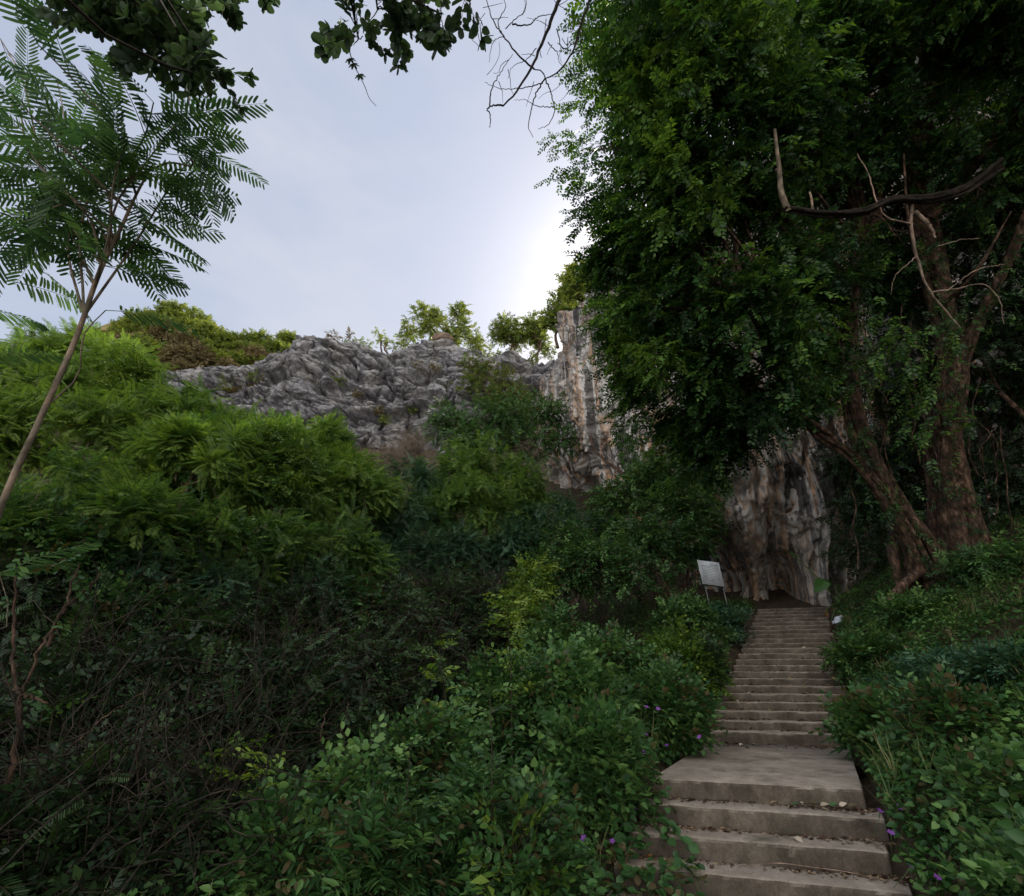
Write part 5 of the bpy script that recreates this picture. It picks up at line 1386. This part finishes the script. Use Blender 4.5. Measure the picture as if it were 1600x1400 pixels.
# ------------------------------------------------------------------ creeping ground cover, petals, litter
def cover(name, label, n, region, seed, mats='vine', kind='heart', size=(.042, .078), base=.5, lift=(.02, .35)):
    rng = np.random.default_rng(seed)
    pts = region(rng, n)
    x, y = pts[:, 0], pts[:, 1]
    s, nn = sn(x, y)
    z = hz(x, y)
    q = np.stack([x, y, 0 * x], -1)
    hh = .5 + .5 * np.clip(fbm(q, .9, 3, seed), -1, 1)
    edge = sstep(np.abs(nn), .95, 1.8)
    z = z + .24 * (1 - edge) + edge * (hh * lift[1] * 1.2 + .04) * rng.uniform(.25, 1, n) + lift[0]
    a = rng.uniform(0, 2 * pi, n)
    d = np.stack([np.cos(a), np.sin(a), rng.normal(-.15, .3, n)], -1)
    up = np.stack([rng.normal(0, .45, n), rng.normal(-.25, .45, n), np.ones(n)], -1)
    tp = []
    for k in range(6):
        t = T(); r2 = np.random.default_rng(k)
        put_leaf(t, (0, 0, 0), (1, 0, 0), (0, 0, 1), kind, 1.0, r2.uniform(.75, .95), r2.uniform(.1, .4), r2.uniform(.05, .3))
        t.stem([(0, 0, 0), (-.25, 0, -.2), (-.3, 0, -.8)], .018, .015)
        tp.append(t.done())
    mb = MB()
    bb = base + .3 * pn(q, 1.3, seed + 2)
    stamp(mb, tp, np.stack([x, y, z], -1), rotm(nrm(d), up), rng.uniform(*size, n) * (1 + .5 * (rng.random(n) < .06)), rng, bb, .18)
    o = mb.build(name, [M[mats], M['greenstem']])
    tag(o, label, kind='stuff')
    return np.stack([x, y, z], -1)
def left_region(rng, n):
    s = rng.uniform(-3.2, 13.5, n * 3); d = np.where(s < .5, 1.3, 1.27) + np.abs(rng.normal(0, 1, n * 3)) * np.where(s > 5, 2.6, 1.7) - rng.random(n * 3) * .16
    y_ok = rng.random(n * 3) < 1.0 / (1 + .08 * np.maximum(0, s))
    s, d = s[y_ok][:n], d[y_ok][:n]
    c = np.interp(s, _ss, _sn)
    return np.stack([O0[0] + s * UV[0] + (c - d) * WV[0], O0[1] + s * UV[1] + (c - d) * WV[1]], -1)
def right_region(rng, n):
    s = rng.uniform(-3.2, 13.5, n * 3); d = 1.2 + np.abs(rng.normal(0, 2.6, n * 3)) - rng.random(n * 3) * .12
    y_ok = rng.random(n * 3) < 1.0 / (1 + .08 * np.maximum(0, s))
    s, d = s[y_ok][:n], d[y_ok][:n]
    c = np.interp(s, _ss, _sn)
    return np.stack([O0[0] + s * UV[0] + (c + d) * WV[0], O0[1] + s * UV[1] + (c + d) * WV[1]], -1)
def front_region(rng, n):
    x = rng.uniform(-4.5, 1.6, n); y = rng.uniform(3.2, 8.5, n)
    return np.stack([x, y], -1)
lp = cover('ground_cover', 'creeping heart leaved vine covering the mound left of the stairs', 31000, left_region, 51)
rp = cover('ground_cover', 'creeping heart leaved vine covering the bank right of the stairs', 40000, right_region, 52, base=.47)
cover('undergrowth', 'low dark green undergrowth in front of the thicket', 9000, front_region, 53, mats='shrub', kind='oval', size=(.06, .11), base=.35, lift=(.02, .5))

M['petal'] = plain_mat('purple_petal', (.2, .06, .32), .6, .3, 0, .3)
def tufts():
    # grass blades and dry stalks among the creeper
    rng = np.random.default_rng(81)
    tp = []
    for k in range(6):
        t = T(); r2 = np.random.default_rng(90 + k)
        for j in range(9):
            a = r2.uniform(0, 2 * pi); L = r2.uniform(.25, .6); w_ = .007; lean = r2.uniform(.2, .7)
            d = A3(cos(a), sin(a), 0); y = A3(-sin(a), cos(a), 0)
            V, F = [], []
            for q in range(5):
                f = q / 4; c = d * (lean * L * f * f) + A3(0, 0, L * (f - .25 * lean * f * f)) + r2.normal(0, .01, 3)
                V += [c + y * w_ * (1 - f * .9), c - y * w_ * (1 - f * .9)]
                if q: F.append([2 * q - 2, 2 * q - 1, 2 * q + 1, 2 * q])
            t.put(A3(*V), F, 0)
        tp.append(t.done())
    pts = np.concatenate([left_region(rng, 420), right_region(rng, 520), front_region(rng, 120)])
    s_, n_ = sn(pts[:, 0], pts[:, 1])
    pts = pts[np.abs(n_) > 1.0]
    m = len(pts); z = hz(pts[:, 0], pts[:, 1])
    a = rng.uniform(0, 2 * pi, m); d = np.stack([np.cos(a), np.sin(a), 0 * a], -1)
    mb = MB(); stamp(mb, tp, np.stack([pts[:, 0], pts[:, 1], z], -1), rotm(d, A3(0, 0, 1) + rng.normal(0, .15, d.shape)), rng.uniform(.6, 1.3, m), rng, .45, .3)
    mt = leaf_mat('grass_blade', (.05, .09, .03), (.09, .16, .04), (.24, .22, .1), .3, dead=(.25, .19, .1))
    o = mb.build('grass', [mt, M['twig']]); tag(o, 'thin grass and dry blades among the creeper beside the stairs', kind='stuff')
tufts()
def flowers():
    rng = np.random.default_rng(61)
    first = None
    spots = [(1010, 1105, 7), (1028, 1108, 7), (968, 1112, 7), (975, 1123, 7), (1010, 1148, 6.6), (1005, 1175, 6.4), (1042, 1165, 6.5), (1093, 1152, 7), (922, 1225, 5.6), (970, 1260, 5.2), (957, 1315, 4.8), (990, 1262, 5.3), (912, 1310, 4.8), (1375, 1268, 5.3), (1405, 1262, 5.2), (1392, 1302, 5.0), (1422, 1355, 4.5), (1520, 1355, 4.2), (1465, 1372, 4.3), (940, 1165, 6), (1240, 0, 0)]
    for i, (u, v, Y) in enumerate(spots[:-1]):
        c = P(u, v, Y)
        # settle on the cover surface along the line of sight
        for Yk in np.linspace(3.5, 9, 80):
            q = P(u, v, Yk)
            if q[2] < float(hz(q[0], q[1])) + .34:
                c = q; break
        if first is None:
            root = thing('purple_flower', '', 'flower', c, 'purple flowers in the creeping vine')
            for k in range(5):
                mb = MB(); a = k * 2 * pi / 5
                d = A3(cos(a), sin(a), 0); s = A3(-sin(a), cos(a), 0)
                v_ = A3(*[A3(0, 0, 0), d * .016 + s * .013 + A3(0, 0, .010), d * .034 + s * .010 + A3(0, 0, .012), d * .036 - s * .010 + A3(0, 0, .012), d * .016 - s * .013 + A3(0, 0, .010)])
                mb.faces(v_, [[0, 4, 3, 2, 1]])
                mb.build('petal', M['petal'], root)
            mb = MB(); tube(mb, A3(*[(0, 0, -.3), (0.01, 0, -.1), (0, 0, .004)]), [.003, .003, .006], 6); mb.build('stalk', M['greenstem'], root)
            first = root
        else:
            root = first.copy(); C.objects.link(root)
            for ch in list(first.children):
                cc = ch.copy(); C.objects.link(cc); cc.parent = root
        root.location = c
        root.rotation_euler = (rng.uniform(.3, .9), rng.normal(0, .3), rng.uniform(-.5, .5))
        sc = rng.uniform(.6, .85); root.scale = (sc, sc, sc)
        root['label'] = 'small purple flower in the creeping vine ' + ('left of the stairs' if u < 1200 else 'right of the stairs')
        root['group'] = 'purple flowers left of the stairs' if u < 1200 else 'purple flowers right of the stairs'
flowers()

def litter():
    rng = np.random.default_rng(71)
    t = T(); put_leaf(t, (0, 0, 0), (1, 0, 0), (0, 0, 1), 'lance', 1, .5, .5, .3); a = t.done()
    t = T(); put_leaf(t, (0, 0, 0), (1, 0, 0), (0, 0, 1), 'rhomb', 1, .6, .7, -.2); b = t.done()
    ps, sz = [], []
    for i, (x, y, z, hw) in enumerate(STEPS):
        if i + 1 < len(STEPS):
            nx, ny = STEPS[i + 1][:2]
        else: nx, ny = x + .6, y + 1
        m = 520 if i == 4 else (380 if i < 4 else 280)
        e = hw * np.sign(rng.uniform(-1, 1, m)) * rng.random(m) ** .6
        f = 1 - np.abs(rng.normal(0, .07 if i == 4 else .22, m)); f = np.clip(f, .05, .97)
        px, py = x + EDGE[0] * e + (nx - x) * f, y + EDGE[1] * e + (ny - y) * f
        ps.append(np.stack([px, py, np.full(m, z + .008)], -1)); sz.append(rng.uniform(.02, .06, m) * rng.choice([.6, 1, 1.7], m, p=[.5, .38, .12]))
    p = np.concatenate(ps); s = np.concatenate(sz); n = len(p)
    an = rng.uniform(0, 2 * pi, n); d = np.stack([np.cos(an), np.sin(an), rng.normal(0, .1, n)], -1)
    mb = MB(); stamp(mb, [a, b], p, rotm(d, A3(0, 0, 1) + rng.normal(0, .25, d.shape)), s, rng, .45, .35)
    mt = leaf_mat('fallen_leaf', (.05, .026, .02), (.1, .055, .042), (.34, .25, .16), .1)
    o = mb.build('leaf_litter', [mt, M['twig']]); tag(o, 'brown and tan leaf litter scattered over the steps', kind='stuff')
    # a few leaves large enough to pick out
    spots = [(i, f, g, c) for i, f, g, c in ((10, .35, .3, 'y'), (11, .1, .3, 'y'), (11, .8, .3, 'y'), (9, -.5, .5, 'p'), (12, -.2, .4, 'p'), (8, -.7, .4, 'p'), (4, -.45, .93, 'p'), (13, .55, .3, 'p'), (14, .1, .4, 'p'), (16, .4, .3, 'p'), (17, .5, .3, 'p'), (1, -.75, .75, 'o'), (2, .3, .6, 'p'))]
    my = leaf_mat('yellow_fallen_leaf', (.45, .32, .05), (.6, .45, .08), (.7, .55, .15), .2)
    mp_ = leaf_mat('pale_fallen_leaf', (.3, .24, .17), (.45, .37, .28), (.55, .47, .38), .2)
    mo = leaf_mat('orange_fallen_leaf', (.3, .12, .03), (.42, .2, .06), (.5, .28, .1), .2)
    for i, f, g, c in spots:
        x, y, z, hw = STEPS[i]; nx, ny = STEPS[i + 1][:2]
        p = A3(x + EDGE[0] * hw * f + (nx - x) * g, y + EDGE[1] * hw * f + (ny - y) * g, z + .015)
        mb = MB(); an = rng.uniform(0, 6)
        stamp(mb, [a], np.zeros((1, 3)), rotm(A3(cos(an), sin(an), 0)[None], A3(0, -.3, 1)[None]), rng.uniform(.09, .15), rng)
        o = mb.build('fallen_leaf', [dict(y=my, p=mp_, o=mo)[c], M['twig']]); o.location = p
        nm = dict(y='yellow', p='pale tan', o='orange brown')[c]
        tag(o, f'{nm} fallen leaf lying on {"the landing" if i == 4 else "a lower step" if i < 4 else "an upper step"}', 'leaf', f'{nm} leaves lying on the steps')
    # wilted sprig on the step below the landing
    q = A3(2.40 + EDGE[0] * .45, 5.9 + EDGE[1] * .45, .48 + .02) + A3(.1, .14, 0)
    root = thing('wilted_sprig', 'wilted sprig with pale curled leaves on the step below the landing', 'sprig', q)
    mb = MB(); tube(mb, spline([(-.22, .06, .01), (-.05, .03, .03), (.12, .02, .02), (.3, -.01, .015)], 14), .005, 5); mb.build('stem', M['twig'], root)
    for k in range(7):
        mb = MB(); an = rng.uniform(-1, 1)
        stamp(mb, [a], np.zeros((1, 3)), rotm(A3(cos(an), sin(an), .5)[None], A3(0, -.6, .6)[None]), rng.uniform(.06, .09), rng)
        o = mb.build('leaf', [mp_ if k % 2 else M['shrub'], M['twig']], root); o.location = (-.2 + .085 * k, .05 - .01 * k, .015)
    q = A3(2.08 + EDGE[0] * .45, 5.3 + EDGE[1] * .45, .14 + .012) + A3(.08, .16, 0)
    mb = MB(); tube(mb, q + spline([(-.55, .18, .01), (-.3, .16, .035), (-.05, .08, .03), (.2, .0, .02), (.42, -.17, .01)], 24), np.linspace(.004, .002, 24), 5)
    o = mb.build('fallen_twig', M['palewood'], smooth=True); tag(o, 'thin curved pale twig lying across the lowest full step', 'twig')
litter()

# ------------------------------------------------------------------ sign board beside the stairs
def sign():
    Y = 15.2
    tl, tr_, bl, br_ = P(1090.5, 875.5, Y), P(1124, 880, Y - .15), P(1099, 912, Y), P(1131, 916, Y - .15)
    c = (tl + tr_ + bl + br_) / 4
    g = float(hz(c[0], c[1]))
    base = A3(c[0], c[1], g)
    root = thing('sign_board', 'tilted grey information board on two thin posts left of the stair top', 'sign', base)
    ux = nrm(tr_ - tl + br_ - bl); uy = nrm((tl - bl) + (tr_ - br_)); nz = nrm(np.cross(ux, uy))
    if nz[1] > 0: nz = -nz
    w_, h_ = np.linalg.norm(tr_ - tl + br_ - bl) / 4, np.linalg.norm(tl - bl + tr_ - br_) / 4
    uy = nrm(uy - (uy @ ux) * ux)
    # keep the slant of the leaning board
    sh = ((tl - bl) @ ux) / np.linalg.norm(tl - bl)
    def box(mb, x0, x1, y0, y1, z0, z1):
        v = []
        for z in (z0, z1):
            for x, y in ((x0, y0), (x1, y0), (x1, y1), (x0, y1)):
                v.append(c + ux * (x + sh * y) + uy * y + nz * z)
        mb.faces(A3(*v), [[0, 3, 2, 1], [4, 5, 6, 7], [0, 1, 5, 4], [1, 2, 6, 5], [2, 3, 7, 6], [3, 0, 4, 7]])
    mt = plain_mat('weathered_grey_panel', (.46, .48, .52), .5, .4, 0, .12, 6)
    ed = plain_mat('bare_metal_edge', (.62, .64, .66), .45, .5, .2, .1)
    pm = plain_mat('dull_post_metal', (.22, .23, .23), .6, .4, .1, .2)
    tx = plain_mat('faded_lettering', (.12, .125, .15), .6, .3, 0, .1)
    mb = MB(); box(mb, -w_, w_, -h_, h_, -.012, .012); p = mb.build('panel', mt, root, origin=base)
    mb = MB(); box(mb, -w_ - .022, -w_ - .001, -h_ - .01, h_ + .01, -.02, .022); mb.build('edge_strip', ed, root, origin=base)
    mb = MB(); box(mb, -w_, w_, -h_ - .03, -h_ - .002, -.018, .014); mb.build('lower_rail', M['darkwood'], root, origin=base)
    # faded lines of lettering, too worn to read
    rng = np.random.default_rng(4); mb = MB()
    for k in range(11):
        y = h_ * (.72 - .135 * k); x = -w_ * .78
        if k == 0: x = w_ * .1
        end = w_ * (.8 if k < 10 else .2)
        while x < end:
            L = rng.uniform(.02, .06) * (1.6 if k == 0 else 1); L = min(L, end - x + .005)
            box(mb, x, x + L, y - .008, y + (.012 if k == 0 else .006), .0125, .0145); x += L + rng.uniform(.01, .02)
    o = mb.build('lettering', tx, None); o.parent = p
    o.location = -A3(*base)
    for sx in (-.86, .86):
        a = c + ux * (sx * w_ - sh * h_) - uy * h_ - nz * .03
        down = nrm(-(uy + ux * sh))
        b = a + down * ((a[2] - (float(hz(a[0], a[1])) - .25)) / max(.3, -down[2]))
        mb = MB(); tube(mb, spline([a - down * h_ * 1.2, b], 8), .012, 8); mb.build('post', pm, root, smooth=True, origin=base)
sign()

# ------------------------------------------------------------------ plants and litter at the stair top
def taro():
    rng = np.random.default_rng(12)
    b = P(1322, 965, 15.6); b[2] = float(hz(b[0], b[1]))
    root = thing('big_leaf_plant', 'plant with one huge green leaf and long stalks at the stair top', 'plant', b)
    mg = leaf_mat('big_leaf', (.025, .07, .014), (.045, .12, .022), (.07, .17, .03), .2)
    mw = leaf_mat('withered_leaf', (.15, .07, .025), (.24, .12, .035), (.32, .18, .06), .3)
    def big(pts, tipv, L, W, mat, name, up=(.1, -.9, .45)):
        q = spline(np.array(pts), 16)
        mb = MB(); tube(mb, q, np.linspace(.022, .012, 16), 6); st = mb.build('stalk', M['greenstem'], root, smooth=True, origin=b)
        n, m = 14, 9
        d = nrm(np.asarray(tipv, float)); u_ = np.asarray(up, float); y = nrm(np.cross(u_, d)); z = np.cross(d, y)
        s = np.linspace(-.12, 1, n); e = np.linspace(-1, 1, m)
        wd = np.clip(np.sin(np.pi * np.clip((s + .14) / 1.16, 0, 1) ** .75), 0.02, 1) * W / 2
        pt = q[-1] + (s * L)[:, None, None] * d + (wd[:, None] * e[None])[..., None] * y + ((np.abs(e)[None] ** 1.5 * wd[:, None] * .35 + .03 * np.sin(s * 22)[:, None] * np.abs(e)[None]) - (s ** 2 * L * .2)[:, None])[..., None] * z
        mb = MB(); mb.grid(pt, 0, .5); lf = mb.build(name, mat, root, smooth=True, origin=b)
    big([b, P(1310, 945, 15.2), P(1296, 922, 14.7), P(1288, 908, 14.4)], A3(-.75, -.3, -.55), .5, .36, mg, 'leaf', (.35, -.55, .75))
    big([b, P(1305, 935, 15.6), P(1275, 900, 15.7), P(1245, 872, 15.8)], A3(-.6, -.2, .6), .3, .12, mg, 'leaf')
    for tp, L, W in ((P(1300, 915, 15.4), .35, .16), (P(1312, 925, 15.5), .3, .14), (P(1330, 925, 15.6), .35, .14), (P(1345, 935, 15.5), .35, .15)):
        big([b, (b + tp) / 2 + A3(0, 0, .1), tp], (tp - b) * A3(1, 1, .3), L, W, mg, 'leaf')
    for tp, L in ((P(1290, 955, 15.2), .3), (P(1298, 972, 15.0), .3)):
        big([b, (b + tp) / 2 + A3(0, 0, .15), tp], A3(-.1, -.2, -1), L, .08, mw, 'withered_leaf')
taro()
def bag():
    c = P(1316, 993, 14.2); c[2] = float(hz(c[0], c[1])) + .3
    rng = np.random.default_rng(2)
    n, m = 40, 26
    th = np.linspace(0, 2 * pi, n, endpoint=False); ph = np.linspace(.05, pi - .05, m)
    d = np.stack([np.sin(ph)[:, None] * np.cos(th)[None], np.sin(ph)[:, None] * np.sin(th)[None], np.cos(ph)[:, None] + 0 * th[None]], -1)
    r = .75 + .55 * ridged(d, 2.2, 4, 5, .6)
    mb = MB(); mb.grid((d * r[..., None] * A3(.13, .06, .032) + .03 * fbm(d, 3, 3, 8)[..., None] * A3(1, 1, 1))[::-1], closed=True)
    mt = plain_mat('thin_white_plastic', (.62, .66, .74), .35, .5, 0, .15)
    o = mb.build('plastic_bag', mt); o.location = c; o.rotation_euler = (.2, -.5, .3)
    tag(o, 'crumpled white plastic bag lying right of the upper steps', 'litter')
bag()
